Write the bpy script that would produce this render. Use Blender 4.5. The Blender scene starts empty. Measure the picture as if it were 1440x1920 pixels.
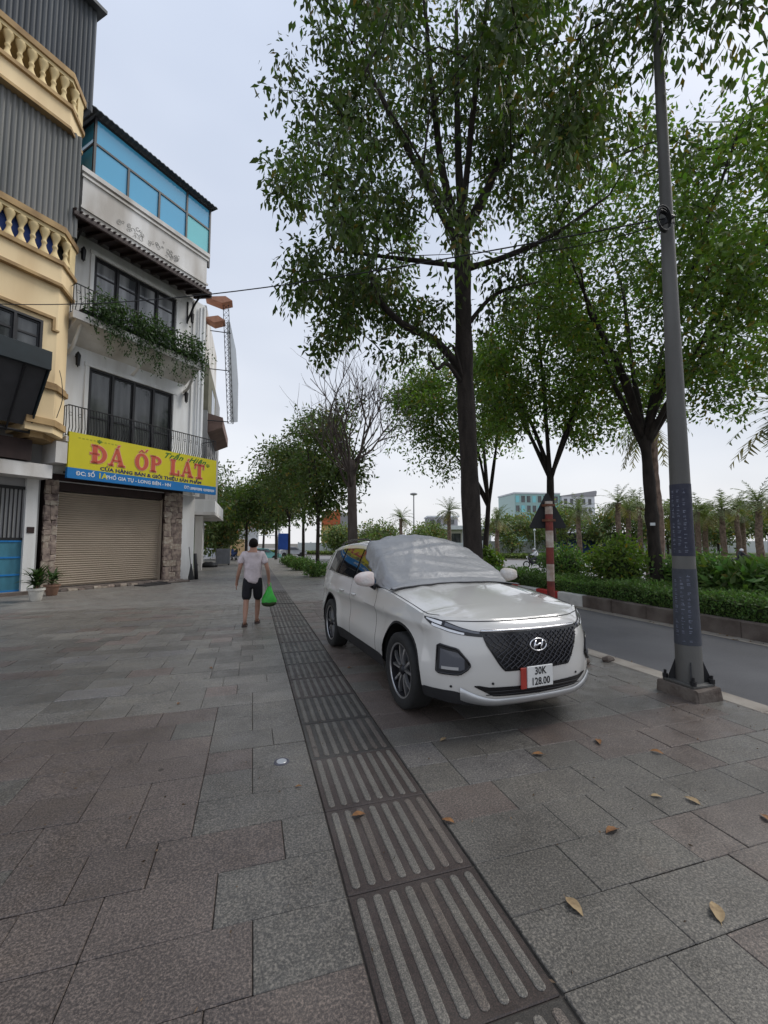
import bpy, bmesh, math, random
import numpy as np
from mathutils import Vector, Matrix
random.seed(7); np.random.seed(7)
PI = math.pi
S = bpy.context.scene
COL = S.collection

# ------------------------------------------------------------------ camera
PITCH = math.atan(57/800); YAW = math.atan(246/800)
cd = bpy.data.cameras.new('camera'); cam = bpy.data.objects.new('camera', cd); COL.objects.link(cam)
cam.location = (0, 0, 1.65)
cam.rotation_euler = (PI/2 + PITCH, 0, -YAW)
cd.sensor_fit = 'VERTICAL'; cd.sensor_height = 24.0; cd.lens = 24.0*800/1920
cd.clip_start = 0.05; cd.clip_end = 6000
S.camera = cam

# ------------------------------------------------------------------ sky and sun
SUN_EL = math.radians(50); SUN_AZ = math.radians(84)      # azimuth measured from the street (+Y) towards the road (+X)
W = bpy.data.worlds.new('World'); S.world = W; W.use_nodes = True
nt = W.node_tree; nt.nodes.clear()
out = nt.nodes.new('ShaderNodeOutputWorld'); bg = nt.nodes.new('ShaderNodeBackground')
sky = nt.nodes.new('ShaderNodeTexSky'); sky.sky_type = 'NISHITA'; sky.sun_disc = False
sky.sun_elevation = SUN_EL; sky.sun_rotation = SUN_AZ; sky.dust_density = 4.0; sky.air_density = 1.2
tc = nt.nodes.new('ShaderNodeTexCoord'); sep = nt.nodes.new('ShaderNodeSeparateXYZ')
rmp = nt.nodes.new('ShaderNodeValToRGB')
rmp.color_ramp.elements[0].position = 0.0; rmp.color_ramp.elements[0].color = (0.79, 0.80, 0.825, 1)
rmp.color_ramp.elements[1].position = 0.85; rmp.color_ramp.elements[1].color = (0.555, 0.63, 0.775, 1)
e = rmp.color_ramp.elements.new(0.22); e.color = (0.70, 0.735, 0.80, 1)
nz = nt.nodes.new('ShaderNodeTexNoise'); nz.inputs['Scale'].default_value = 1.6; nz.inputs['Detail'].default_value = 3
mp = nt.nodes.new('ShaderNodeMapping'); mp.inputs['Scale'].default_value = (1, 1, 2.6)
cr = nt.nodes.new('ShaderNodeValToRGB')
cr.color_ramp.elements[0].position = 0.35; cr.color_ramp.elements[0].color = (8.2, 8.3, 8.5, 1)
cr.color_ramp.elements[1].position = 0.72; cr.color_ramp.elements[1].color = (10.4, 10.2, 10.0, 1)
mul = nt.nodes.new('ShaderNodeMix'); mul.data_type = 'RGBA'; mul.blend_type = 'MULTIPLY'; mul.inputs[0].default_value = 1
mx = nt.nodes.new('ShaderNodeMix'); mx.data_type = 'RGBA'; mx.inputs[0].default_value = 0.88
L = nt.links.new
L(tc.outputs['Generated'], sep.inputs[0]); L(sep.outputs['Z'], rmp.inputs[0])
L(tc.outputs['Generated'], mp.inputs[0]); L(mp.outputs[0], nz.inputs['Vector']); L(nz.outputs['Fac'], cr.inputs[0])
L(rmp.outputs[0], mul.inputs[6]); L(cr.outputs[0], mul.inputs[7])
L(sky.outputs[0], mx.inputs[6]); L(mul.outputs[2], mx.inputs[7])
L(mx.outputs[2], bg.inputs[0]); bg.inputs[1].default_value = 0.088
L(bg.outputs[0], out.inputs[0])
sd = bpy.data.lights.new('sun', 'SUN'); sun = bpy.data.objects.new('sun', sd); COL.objects.link(sun)
sd.energy = 1.5; sd.angle = math.radians(28); sd.color = (1.0, 0.96, 0.9)
sdir = Vector((math.sin(SUN_AZ)*math.cos(SUN_EL), math.cos(SUN_AZ)*math.cos(SUN_EL), math.sin(SUN_EL)))
sun.rotation_euler = sdir.to_track_quat('Z', 'Y').to_euler(); sun.location = sdir*50

vs = S.view_settings; vs.view_transform = 'Standard'; vs.look = 'None'; vs.gamma = 1; vs.use_curve_mapping = False; vs.exposure = 0.55
S.cycles.max_bounces = 6; S.cycles.transparent_max_bounces = 8; S.cycles.volume_bounces = 1
S.cycles.use_denoising = True

# ------------------------------------------------------------------ helpers
def mat(name, col, rough=0.7, var=0.15, scale=4.0, bump=0.0, bscale=None, metal=0.0, col2=None, spec=0.4, coat=0.0,
        streak=0.0, detail=5, attr=None, transl=0.0, emit=None):
    m = bpy.data.materials.new(name); m.use_nodes = True
    nt = m.node_tree; b = nt.nodes['Principled BSDF']; L = nt.links.new
    c1 = tuple(col)+(1,)
    c2 = (tuple(col2)+(1,)) if col2 else tuple(max(0, c*(1-var)) for c in col)+(1,)
    geo = nt.nodes.new('ShaderNodeNewGeometry')
    n = nt.nodes.new('ShaderNodeTexNoise'); n.inputs['Scale'].default_value = scale; n.inputs['Detail'].default_value = detail
    src = geo.outputs['Position']
    if streak:
        mpn = nt.nodes.new('ShaderNodeMapping'); mpn.inputs['Scale'].default_value = (1, 1, streak)
        L(src, mpn.inputs[0]); src = mpn.outputs[0]
    L(src, n.inputs['Vector'])
    rp = nt.nodes.new('ShaderNodeValToRGB')
    rp.color_ramp.elements[0].position = 0.32; rp.color_ramp.elements[0].color = c2
    rp.color_ramp.elements[1].position = 0.66; rp.color_ramp.elements[1].color = c1
    L(n.outputs['Fac'], rp.inputs[0])
    colout = rp.outputs[0]
    if attr:
        at = nt.nodes.new('ShaderNodeAttribute'); at.attribute_name = attr
        mm = nt.nodes.new('ShaderNodeMix'); mm.data_type = 'RGBA'; mm.blend_type = 'MULTIPLY'; mm.inputs[0].default_value = 1
        L(colout, mm.inputs[6]); L(at.outputs['Color'], mm.inputs[7]); colout = mm.outputs[2]
    L(colout, b.inputs['Base Color'])
    b.inputs['Roughness'].default_value = rough; b.inputs['Metallic'].default_value = metal
    b.inputs['Specular IOR Level'].default_value = spec; b.inputs['Coat Weight'].default_value = coat
    b.inputs['Coat Roughness'].default_value = 0.05
    if emit: b.inputs['Emission Color'].default_value = tuple(emit[:3])+(1,); b.inputs['Emission Strength'].default_value = emit[3]
    if bump:
        bn = nt.nodes.new('ShaderNodeTexNoise'); bn.inputs['Scale'].default_value = bscale or scale*6; bn.inputs['Detail'].default_value = 4
        L(geo.outputs['Position'], bn.inputs['Vector'])
        bp = nt.nodes.new('ShaderNodeBump'); bp.inputs['Strength'].default_value = bump; bp.inputs['Distance'].default_value = 0.02
        L(bn.outputs['Fac'], bp.inputs['Height']); L(bp.outputs[0], b.inputs['Normal'])
    if transl:
        tr = nt.nodes.new('ShaderNodeBsdfTranslucent'); L(colout, tr.inputs[0])
        sc = nt.nodes.new('ShaderNodeMix'); sc.data_type = 'RGBA'; sc.blend_type = 'MULTIPLY'; sc.inputs[0].default_value = 1
        sc.inputs[7].default_value = (1.5, 1.9, 0.7, 1); L(colout, sc.inputs[6]); L(sc.outputs[2], tr.inputs[0])
        ms = nt.nodes.new('ShaderNodeMixShader'); ms.inputs[0].default_value = transl
        L(b.outputs[0], ms.inputs[1]); L(tr.outputs[0], ms.inputs[2])
        L(ms.outputs[0], nt.nodes['Material Output'].inputs['Surface'])
    return m

def glass(name, col, rough=0.04, spec=0.6):
    m = bpy.data.materials.new(name); m.use_nodes = True
    b = m.node_tree.nodes['Principled BSDF']; b.inputs['Base Color'].default_value = tuple(col)+(1,)
    b.inputs['Roughness'].default_value = rough; b.inputs['Specular IOR Level'].default_value = spec
    b.inputs['Coat Weight'].default_value = 0.3
    return m

def tag(o, label=None, cat=None, group=None, kind=None):
    if label: o['label'] = label
    if cat: o['category'] = cat
    if group: o['group'] = group
    if kind: o['kind'] = kind
    return o

def thing(name, label, cat, loc=(0, 0, 0), rz=0.0, group=None):
    o = bpy.data.objects.new(name, None); COL.objects.link(o); o.empty_display_size = 0.2
    o.location = loc; o.rotation_euler = (0, 0, rz)
    return tag(o, label, cat, group)

def copy_tree(o, parent=None):
    c = o.copy(); COL.objects.link(c); c.parent = parent
    for ch in o.children: copy_tree(ch, c)
    return c

def link(name, me, m, parent=None, smooth=False):
    o = bpy.data.objects.new(name, me); COL.objects.link(o)
    if m is not None and len(me.materials) == 0: me.materials.append(m)
    if smooth: me.shade_smooth()
    if parent is not None: o.parent = parent
    return o

class MB:
    """collects simple shapes; build() links them as one mesh object"""
    def __init__(s): s.v = []; s.f = []
    def add(s, vs, fs):
        k = len(s.v); s.v += [tuple(p) for p in vs]; s.f += [tuple(i+k for i in f) for f in fs]; return s
    def box(s, x0, x1, y0, y1, z0, z1):
        x0, x1 = min(x0, x1), max(x0, x1); y0, y1 = min(y0, y1), max(y0, y1); z0, z1 = min(z0, z1), max(z0, z1)
        return s.add([(x0, y0, z0), (x1, y0, z0), (x1, y1, z0), (x0, y1, z0), (x0, y0, z1), (x1, y0, z1), (x1, y1, z1), (x0, y1, z1)],
                     [(0, 3, 2, 1), (4, 5, 6, 7), (0, 1, 5, 4), (1, 2, 6, 5), (2, 3, 7, 6), (3, 0, 4, 7)])
    def bbox(s, x0, x1, y0, y1, z0, z1, b=0.01):
        """box with chamfered top and side edges"""
        x0, x1 = min(x0, x1), max(x0, x1); y0, y1 = min(y0, y1), max(y0, y1); z0, z1 = min(z0, z1), max(z0, z1)
        bm = bmesh.new(); bmesh.ops.create_cube(bm, size=1)
        for v in bm.verts: v.co = ((x0 if v.co.x < 0 else x1), (y0 if v.co.y < 0 else y1), (z0 if v.co.z < 0 else z1))
        bmesh.ops.bevel(bm, geom=bm.edges[:], offset=b, segments=1, affect='EDGES')
        bm.verts.index_update()
        s.add([v.co[:] for v in bm.verts], [[v.index for v in f.verts] for f in bm.faces]); bm.free(); return s
    def tube(s, pts, rad, n=8, caps=True, squash=None):
        pts = [Vector(p) for p in pts]
        if not hasattr(rad, '__len__'): rad = [rad]*len(pts)
        rings = []; ref = None
        for i, p in enumerate(pts):
            d = (pts[min(i+1, len(pts)-1)] - pts[max(i-1, 0)])
            if d.length < 1e-9: d = Vector((0, 0, 1))
            d.normalize()
            if ref is None:
                ref = Vector((1, 0, 0)) if abs(d.x) < 0.8 else Vector((0, 1, 0))
            a = (ref - d*ref.dot(d)); a.normalize(); b = d.cross(a); ref = a
            rings.append([p + (a*math.cos(2*PI*k/n) + b*math.sin(2*PI*k/n))*rad[i] for k in range(n)])
        vs = [q for r in rings for q in r]; fs = []
        for i in range(len(pts)-1):
            for k in range(n):
                fs.append((i*n+k, i*n+(k+1) % n, (i+1)*n+(k+1) % n, (i+1)*n+k))
        if caps: fs.append(tuple(range(n-1, -1, -1))); fs.append(tuple((len(pts)-1)*n+k for k in range(n)))
        return s.add(vs, fs)
    def cyl(s, p0, p1, r0, r1=None, n=12): return s.tube([p0, p1], [r0, r0 if r1 is None else r1], n)
    def lathe(s, prof, n=16, c=(0, 0, 0), caps=True, axis='z'):
        vs = []; fs = []
        for r, z in prof:
            for k in range(n):
                a = 2*PI*k/n; x, y = r*math.cos(a), r*math.sin(a)
                p = (x, y, z) if axis == 'z' else ((x, z, y) if axis == 'y' else (z, x, y))
                vs.append((c[0]+p[0], c[1]+p[1], c[2]+p[2]))
        for i in range(len(prof)-1):
            for k in range(n):
                q = (i*n+k, i*n+(k+1) % n, (i+1)*n+(k+1) % n, (i+1)*n+k); fs.append(q if axis != 'y' else q[::-1])
        if caps: fs.append(tuple(range(n-1, -1, -1))); fs.append(tuple((len(prof)-1)*n+k for k in range(n)))
        return s.add(vs, fs)
    def prism(s, poly, a, b, axis='y'):
        """polygon (p,q) extruded along an axis: y -> (p,t,q); x -> (t,p,q); z -> (p,q,t)"""
        def P(p, t): return (p[0], t, p[1]) if axis == 'y' else ((t, p[0], p[1]) if axis == 'x' else (p[0], p[1], t))
        n = len(poly); vs = [P(p, a) for p in poly] + [P(p, b) for p in poly]
        fs = [tuple(range(n)), tuple(range(2*n-1, n-1, -1))] + [(i, i+n, (i+1) % n+n, (i+1) % n) for i in range(n)]
        return s.add(vs, fs)
    def grid(s, P, closed=False):
        r, c = len(P), len(P[0]); vs = [q for row in P for q in row]
        fs = [(i*c+j, i*c+(j+1) % c, (i+1)*c+(j+1) % c, (i+1)*c+j) for i in range(r-1) for j in range(c if closed else c-1)]
        return s.add(vs, fs)
    def ellipsoid(s, c, r, nu=10, nv=14, f=None):
        P = []
        for i in range(nu+1):
            a = -PI/2 + PI*i/nu
            row = []
            for j in range(nv):
                b = 2*PI*j/nv
                p = [c[0]+r[0]*math.cos(a)*math.cos(b), c[1]+r[1]*math.cos(a)*math.sin(b), c[2]+r[2]*math.sin(a)]
                row.append(f(p) if f else p)
            P.append(row)
        return s.grid(P, closed=True)
    def mesh(s, name='mesh'):
        me = bpy.data.meshes.new(name); me.from_pydata(s.v, [], s.f); me.update()
        bm = bmesh.new(); bm.from_mesh(me); bmesh.ops.recalc_face_normals(bm, faces=bm.faces); bm.to_mesh(me); bm.free()
        return me
    def build(s, name, m, parent=None, smooth=False, solid=0.0, sub=0, angle=None):
        o = link(name, s.mesh(name), m, parent, smooth)
        if angle is not None:
            try: o.data.set_sharp_from_angle(angle=math.radians(angle))
            except Exception: pass
        if solid:
            md = o.modifiers.new('solid', 'SOLIDIFY'); md.thickness = solid; md.offset = 0
        if sub:
            md = o.modifiers.new('sub', 'SUBSURF'); md.levels = sub; md.render_levels = sub
        return o

def lerp(a, b, t): return a+(b-a)*t
def interp(x, tab):
    if x <= tab[0][0]: return tab[0][1]
    for (a, u), (b, v) in zip(tab, tab[1:]):
        if x <= b: return u+(v-u)*(x-a)/(b-a)
    return tab[-1][1]
def smooth_interp(x, tab):
    if x <= tab[0][0]: return tab[0][1]
    for i in range(len(tab)-1):
        a, u = tab[i]; b, v = tab[i+1]
        if x <= b:
            t = (x-a)/(b-a)
            m0 = (v-tab[i-1][1])/(b-tab[i-1][0]) if i else (v-u)/(b-a)
            m1 = (tab[i+2][1]-u)/(tab[i+2][0]-a) if i+2 < len(tab) else (v-u)/(b-a)
            h = b-a; t2, t3 = t*t, t*t*t
            return (2*t3-3*t2+1)*u+(t3-2*t2+t)*h*m0+(-2*t3+3*t2)*v+(t3-t2)*h*m1
    return tab[-1][1]
def spline(pts, n):
    out = []; P = [Vector(p) for p in pts]
    for i in range(len(P)-1):
        p0 = P[i-1] if i else P[0]*2-P[1]; p1, p2 = P[i], P[i+1]; p3 = P[i+2] if i+2 < len(P) else P[-1]*2-P[-2]
        for k in range(n):
            t = k/n
            out.append(0.5*((2*p1)+(p2-p0)*t+(2*p0-5*p1+4*p2-p3)*t*t+(-p0+3*p1-3*p2+p3)*t**3))
    out.append(P[-1]); return out

def text_mesh(txt, size, extrude=0.0, bold=0.0, align='CENTER', shear=0.0, space=1.0):
    cu = bpy.data.curves.new('lettering', 'FONT'); cu.body = txt; cu.size = size; cu.align_x = align; cu.align_y = 'CENTER'
    cu.extrude = extrude; cu.offset = bold; cu.shear = shear; cu.space_character = space; cu.resolution_u = 2
    o = bpy.data.objects.new('lettering', cu); COL.objects.link(o)
    bpy.context.view_layer.update()
    me = bpy.data.meshes.new_from_object(o.evaluated_get(bpy.context.evaluated_depsgraph_get()))
    bpy.data.objects.remove(o); bpy.data.curves.remove(cu)
    return me
def text_on(txt, size, m, parent, loc, rot, name='lettering', **k):
    sx = k.pop('sx', 1.0)
    o = link(name, text_mesh(txt, size, **k), m, parent); o.location = loc; o.rotation_euler = rot; o.scale = (sx, 1, 1); return o

def quads_mesh(name, V, colors=None):
    """V: (n,4,3) array of separate quads"""
    n = len(V); me = bpy.data.meshes.new(name)
    me.vertices.add(n*4); me.vertices.foreach_set('co', np.ascontiguousarray(V, dtype=np.float32).ravel())
    me.loops.add(n*4); me.loops.foreach_set('vertex_index', np.arange(n*4, dtype=np.int32))
    me.polygons.add(n); me.polygons.foreach_set('loop_start', np.arange(0, n*4, 4, dtype=np.int32))
    me.polygons.foreach_set('loop_total', np.full(n, 4, dtype=np.int32))
    me.update(calc_edges=True)
    if colors is not None:
        at = me.attributes.new('tint', 'FLOAT_COLOR', 'FACE')
        at.data.foreach_set('color', np.ascontiguousarray(np.c_[colors, np.ones(n)], dtype=np.float32).ravel())
    return me

def leaf_quads(C, D, Ln, Wd):
    """leaf rhombs: centres C (n,3), directions D, lengths, widths"""
    n = len(C); D = D/np.linalg.norm(D, axis=1, keepdims=True)
    R = np.random.normal(size=(n, 3)); Sd = np.cross(D, R); Sd /= np.linalg.norm(Sd, axis=1, keepdims=True)+1e-9
    Ln = np.asarray(Ln)[:, None]; Wd = np.asarray(Wd)[:, None]
    Nn = np.cross(D, Sd)
    a = C; b = C+D*Ln*.42+Sd*Wd*.5+Nn*Ln*.06; c = C+D*Ln; d = C+D*Ln*.42-Sd*Wd*.5+Nn*Ln*.06
    return np.stack([a, b, c, d], axis=1)
# ================================================================== THE SETTING
def granite(name, src, grain=95):
    m = bpy.data.materials.new(name); m.use_nodes = True; nt = m.node_tree; L = nt.links.new; b = nt.nodes['Principled BSDF']
    geo = nt.nodes.new('ShaderNodeNewGeometry'); P = geo.outputs['Position']
    def noise(sc, det=2, rough=.6):
        n = nt.nodes.new('ShaderNodeTexNoise'); n.inputs['Scale'].default_value = sc; n.inputs['Detail'].default_value = det
        n.inputs['Roughness'].default_value = rough; L(P, n.inputs['Vector']); return n.outputs['Fac']
    def ramp(s, *els):
        r = nt.nodes.new('ShaderNodeValToRGB'); e = r.color_ramp.elements
        e[0].position, e[0].color = els[0][0], els[0][1]+(1,); e[1].position, e[1].color = els[-1][0], els[-1][1]+(1,)
        for p, c in els[1:-1]: x = e.new(p); x.color = c+(1,)
        L(s, r.inputs[0]); return r.outputs[0]
    def mix(t, a, bb, f=1.0):
        n = nt.nodes.new('ShaderNodeMix'); n.data_type = 'RGBA'; n.blend_type = t
        if isinstance(f, float): n.inputs[0].default_value = f
        else: L(f, n.inputs[0])
        for k, q in ((6, a), (7, bb)):
            if isinstance(q, tuple): n.inputs[k].default_value = q+(1,)
            else: L(q, n.inputs[k])
        return n.outputs[2]
    if src == 'object': oi = nt.nodes.new('ShaderNodeObjectInfo'); c = oi.outputs['Color']
    elif src == 'brick':
        mpn = nt.nodes.new('ShaderNodeMapping'); mpn.inputs['Location'].default_value = (0.18, -1.42 % 0.329, 0); L(P, mpn.inputs[0])
        br = nt.nodes.new('ShaderNodeTexBrick'); L(mpn.outputs[0], br.inputs['Vector'])
        br.inputs['Color1'].default_value = (.185, .182, .172, 1); br.inputs['Color2'].default_value = (.165, .150, .142, 1)
        br.inputs['Mortar'].default_value = (.08, .078, .075, 1); br.inputs['Scale'].default_value = 1
        br.inputs['Mortar Size'].default_value = .004; br.inputs['Brick Width'].default_value = .658; br.inputs['Row Height'].default_value = .329
        c = br.outputs['Color']
    else: at = nt.nodes.new('ShaderNodeAttribute'); at.attribute_name = 'tint'; c = at.outputs['Color']
    c = mix('MULTIPLY', c, ramp(noise(grain, 4, .8), (.36, (.45, .45, .45)), (.5, (.93, .93, .93)), (.60, (2.0, 1.95, 1.85))))
    c = mix('MULTIPLY', c, ramp(noise(75, 3, .7), (.34, (.72, .72, .72)), (.62, (1.22, 1.21, 1.18))))
    c = mix('MULTIPLY', c, ramp(noise(1.7, 5, .65), (.3, (.76, .75, .74)), (.52, (.98, .98, .98)), (.72, (1.16, 1.14, 1.1))))
    # trodden dust: pale film on some stretches, rusty film on others
    c = mix('MIX', c, (.24, .235, .21), ramp(noise(.42, 5, .68), (.5, (0., 0., 0.)), (.78, (.22, .22, .22))))
    c = mix('MIX', c, (.15, .10, .075), ramp(noise(.9, 6, .7), (.60, (0., 0., 0.)), (.80, (.5, .5, .5))))
    vo = nt.nodes.new('ShaderNodeTexVoronoi'); vo.inputs['Scale'].default_value = 2.6; L(P, vo.inputs['Vector'])
    c = mix('MULTIPLY', c, ramp(vo.outputs['Distance'], (.035, (.42, .40, .38)), (.060, (1., 1., 1.))))          # trodden gum and drips
    vo = nt.nodes.new('ShaderNodeTexVoronoi'); vo.inputs['Scale'].default_value = .55; L(P, vo.inputs['Vector'])
    c = mix('MULTIPLY', c, ramp(vo.outputs['Distance'], (.05, (.62, .60, .58)), (.16, (1., 1., 1.))))            # old stains
    L(c, b.inputs['Base Color'])
    rr = ramp(noise(5, 4), (.3, (.32, .32, .32)), (.7, (.58, .58, .58))); L(rr, b.inputs['Roughness'])
    b.inputs['Specular IOR Level'].default_value = .5
    bp = nt.nodes.new('ShaderNodeBump'); bp.inputs['Strength'].default_value = .35; bp.inputs['Distance'].default_value = .003
    L(noise(130, 4), bp.inputs['Height']); L(bp.outputs[0], b.inputs['Normal'])
    return m
M_SLAB = granite('granite_slab', 'object'); M_SLABV = granite('granite_slab_far', 'attr'); M_FARPAVE = granite('granite_paving_far', 'brick')
M_JOINT = mat('joint_dirt', (.055, .048, .042), .95, .4, 30)
M_TACT = granite('tactile_granite', 'object', 190)
M_ASPH = mat('asphalt', (.118, .118, .124), .8, .3, .7, .6, 140, spec=.35, col2=(.085, .085, .09), detail=8)
M_KERB = mat('kerb_concrete', (.36, .33, .285), .85, .3, 2.5, .4, 60, col2=(.22, .19, .16))
M_KERBB = mat('kerb_concrete_brown', (.19, .16, .14), .88, .4, 2.2, .5, 50, col2=(.085, .065, .055))
M_KRED = mat('kerb_paint_red', (.48, .035, .03), .6, .3, 6); M_KWHITE = mat('kerb_paint_white', (.66, .65, .62), .6, .2, 5)
M_SOIL = mat('soil', (.055, .042, .03), .95, .4, 8, .5)
M_FARROAD = mat('far_asphalt', (.23, .225, .225), .8, .15, .15, spec=.3)
M_GRASS = mat('park_grass', (.085, .13, .03), .9, .45, .4, .4, 3)
M_GROUND = mat('ground_earth', (.14, .13, .11), .95, .3, .05)

def st(o): o['kind'] = 'structure'; return o
st(MB().box(-420, 620, -160, 720, -1.2, -.62).build('ground', M_GROUND))
st(MB().box(-90, 160, -50, 170, -.615, -.5).build('far_road', M_FARROAD))
st(MB().box(5.0, 8.75, -20, 46, -.495, -.12).build('road', M_ASPH))
gut = st(MB().box(8.40, 8.68, -20, 46, -.118, -.112).build('gutter', M_KERB))

# ---- sidewalk: bed, slabs one by one near the camera
YS = 12.28                                     # slabs are laid one by one up to here
bed = MB().box(-22, 4.76, -8, YS, -.49, -.012)
sidewalk = st(bed.build('sidewalk', M_JOINT))
sidewalk['label'] = 'broad granite paved sidewalk'
far = MB().box(-22, 4.76, YS, 47, -.489, 0).build('paving_beyond', M_FARPAVE, sidewalk); far['kind'] = 'stuff'

fwv = Vector((math.sin(YAW)*math.cos(PITCH), math.cos(YAW)*math.cos(PITCH), math.sin(PITCH)))
rtv = Vector((math.cos(YAW), -math.sin(YAW), 0)); upv = rtv.cross(fwv)
def proj(p):
    v = Vector(p)-Vector((0, 0, 1.65)); z = v.dot(fwv)
    if z < .05: return None
    return 720+800*v.dot(rtv)/z, 960-800*v.dot(upv)/z
def px_area(pts):
    q = [proj(p) for p in pts]
    if any(k is None for k in q): return 0
    xs = [min(max(k[0], 0), 1440) for k in q]; ys = [min(max(k[1], 0), 1920) for k in q]
    return .5*abs(sum(xs[i]*ys[(i+1) % 4]-xs[(i+1) % 4]*ys[i] for i in range(4)))
R0 = .329; J = .0035
slabs = []
rs = random.Random(3)
row = 0; y = 1.42-R0*3
while y < YS-.1:
    for (xa, xb) in ((-13.0, .455), (1.125, 4.755)):
        x = xa if xa < 0 else xa
        if xa < 0: x = xa - rs.choice((0, .165, .33))
        while x < xb-.02:
            l = rs.choice((.33, .33, .66, .66, .495))
            if xb-x-l < .2: l = xb-x
            l = min(l, xb-x)
            slabs.append((x, y, l)); x += l
    y += R0
def slab_col(x, y):
    r = rs.random()
    zone = math.sin(x*1.7+y*.6)+.6*math.sin(y*1.3-x*.4)
    pink = .12
    if x < -.35-.12*(y-1.5) and y < 4.6: pink = .85
    elif x < -1.5 and y > 4: pink = .35 if zone > .2 else .08
    elif 1.0 < x < 2.0 and y > 4.0: pink = .75
    elif x > 2.0: pink = .42 if zone > .1 else .1
    if x > 1.6+ (y-1)*.55 and y < 2.2: pink = .7
    k = rs.uniform(.93, 1.07); d_ = max(0, min(1, (y-2.6)/2.6)); k *= .90+.38*d_*(1 if x < 1.2 else .5)      # dustier stretch by the shops, with the brightening at grazing view put into the tint
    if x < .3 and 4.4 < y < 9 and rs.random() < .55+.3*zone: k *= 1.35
    if r < pink: c = (.104*k, .085*k, .077*k)
    else: c = (.103*k, .0965*k, .088*k)
    if rs.random() < .05: c = tuple(q*.9+.02 for q in (c[0], c[1], c[2]*1.06))
    return c
scored = []
for (x, y, l) in slabs:
    a = px_area([(x, y, 0), (x+l, y, 0), (x+l, y+R0, 0), (x, y+R0, 0)])
    if a > 0: scored.append((a, x, y, l))
    elif y < 2.2 and -4 < x: scored.append((0, x, y, l))
scored.sort(reverse=True)
slab_mesh = {}
def get_slab(l):
    k = round(l, 3)
    if k not in slab_mesh:
        me = MB().bbox(J/2, k-J/2, J/2, R0-J/2, -.03, 0, .0035).mesh('paving_slab'); me.materials.append(M_SLAB); slab_mesh[k] = me
    return slab_mesh[k]
V = []; Cc = []
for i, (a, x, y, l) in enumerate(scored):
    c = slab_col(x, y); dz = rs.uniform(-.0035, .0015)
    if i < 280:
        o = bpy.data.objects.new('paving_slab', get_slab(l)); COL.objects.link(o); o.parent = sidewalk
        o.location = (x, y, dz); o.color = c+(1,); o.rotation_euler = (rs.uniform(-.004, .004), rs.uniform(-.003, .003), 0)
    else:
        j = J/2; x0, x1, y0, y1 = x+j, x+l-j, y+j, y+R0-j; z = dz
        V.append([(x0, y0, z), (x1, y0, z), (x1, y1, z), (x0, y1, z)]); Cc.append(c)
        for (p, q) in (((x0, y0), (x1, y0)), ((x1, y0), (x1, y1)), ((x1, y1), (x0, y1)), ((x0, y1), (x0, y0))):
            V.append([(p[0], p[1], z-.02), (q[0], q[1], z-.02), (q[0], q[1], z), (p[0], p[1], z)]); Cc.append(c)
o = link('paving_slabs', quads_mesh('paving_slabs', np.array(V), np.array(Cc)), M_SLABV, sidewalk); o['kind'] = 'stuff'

# ---- tactile strip
T = .658; tb = MB().bbox(.003, T-.003, .003, T-.003, -.03, -.005, .004).mesh('tactile_slab'); tb.materials.append(M_TACT)
def bar_mb(x0, y0, w, l, z0=-.007, h=.0075):
    pts = []
    for k in range(7): a = PI*k/6; pts.append((x0+w/2+w/2*math.cos(a), y0+l-w/2+w/2*math.sin(a)))
    for k in range(7): a = PI+PI*k/6; pts.append((x0+w/2+w/2*math.cos(a), y0+w/2+w/2*math.sin(a)))
    m = MB(); n = len(pts); cx, cy = x0+w/2, y0+l/2
    ins = [(cx+(p[0]-cx)*.74, cy+(p[1]-cy)*(1-.006/l)) for p in pts]
    m.add([(p[0], p[1], z0) for p in pts]+[(p[0], p[1], z0+h*.6) for p in pts]+[(p[0], p[1], z0+h) for p in ins],
          [(i, (i+1) % n, (i+1) % n+n, i+n) for i in range(n)]+[(i+n, (i+1) % n+n, (i+1) % n+2*n, i+2*n) for i in range(n)]+[tuple(range(2*n, 3*n))])
    return m
bm_ = bar_mb(0, 0, .040, .60).mesh('tactile_bar'); bm_.materials.append(M_TACT)
Vt = MB(); yy = 1.42-T; k = 0
while yy < 30:
    if k < 22:
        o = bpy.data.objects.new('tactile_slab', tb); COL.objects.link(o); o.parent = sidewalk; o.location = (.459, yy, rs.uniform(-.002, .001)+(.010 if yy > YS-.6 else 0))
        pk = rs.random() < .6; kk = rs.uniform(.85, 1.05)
        o.color = ((.040*kk, .029*kk, .026*kk, 1) if pk else (.035*kk, .031*kk, .028*kk, 1))  # tile base darker than its bars: groove shade put into the colour
        for j in range(8):
            b_ = bpy.data.objects.new('tactile_bar', bm_); COL.objects.link(b_); b_.parent = o; b_.location = (.034+j*.0785, .029, 0)
            kb = rs.uniform(.9, 1.15); q = rs.random()
            b_.color = (.106*kb, .099*kb, .090*kb, 1) if q > .2 else (.092*kb, .078*kb, .069*kb, 1)
    elif yy > YS-.2:
        Vt.box(.459+.003, .459+T-.003, yy+.003, yy+T-.003, -.02, .003)
        for j in range(8): Vt.box(.459+.034+j*.0785, .459+.074+j*.0785, yy+.03, yy+.63, .001, .0085)
    yy += T; k += 1
o = Vt.build('tactile_slabs_beyond', mat('tactile_far', (.17, .16, .155), .8, .2, 1.5), sidewalk); o['kind'] = 'stuff'

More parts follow.
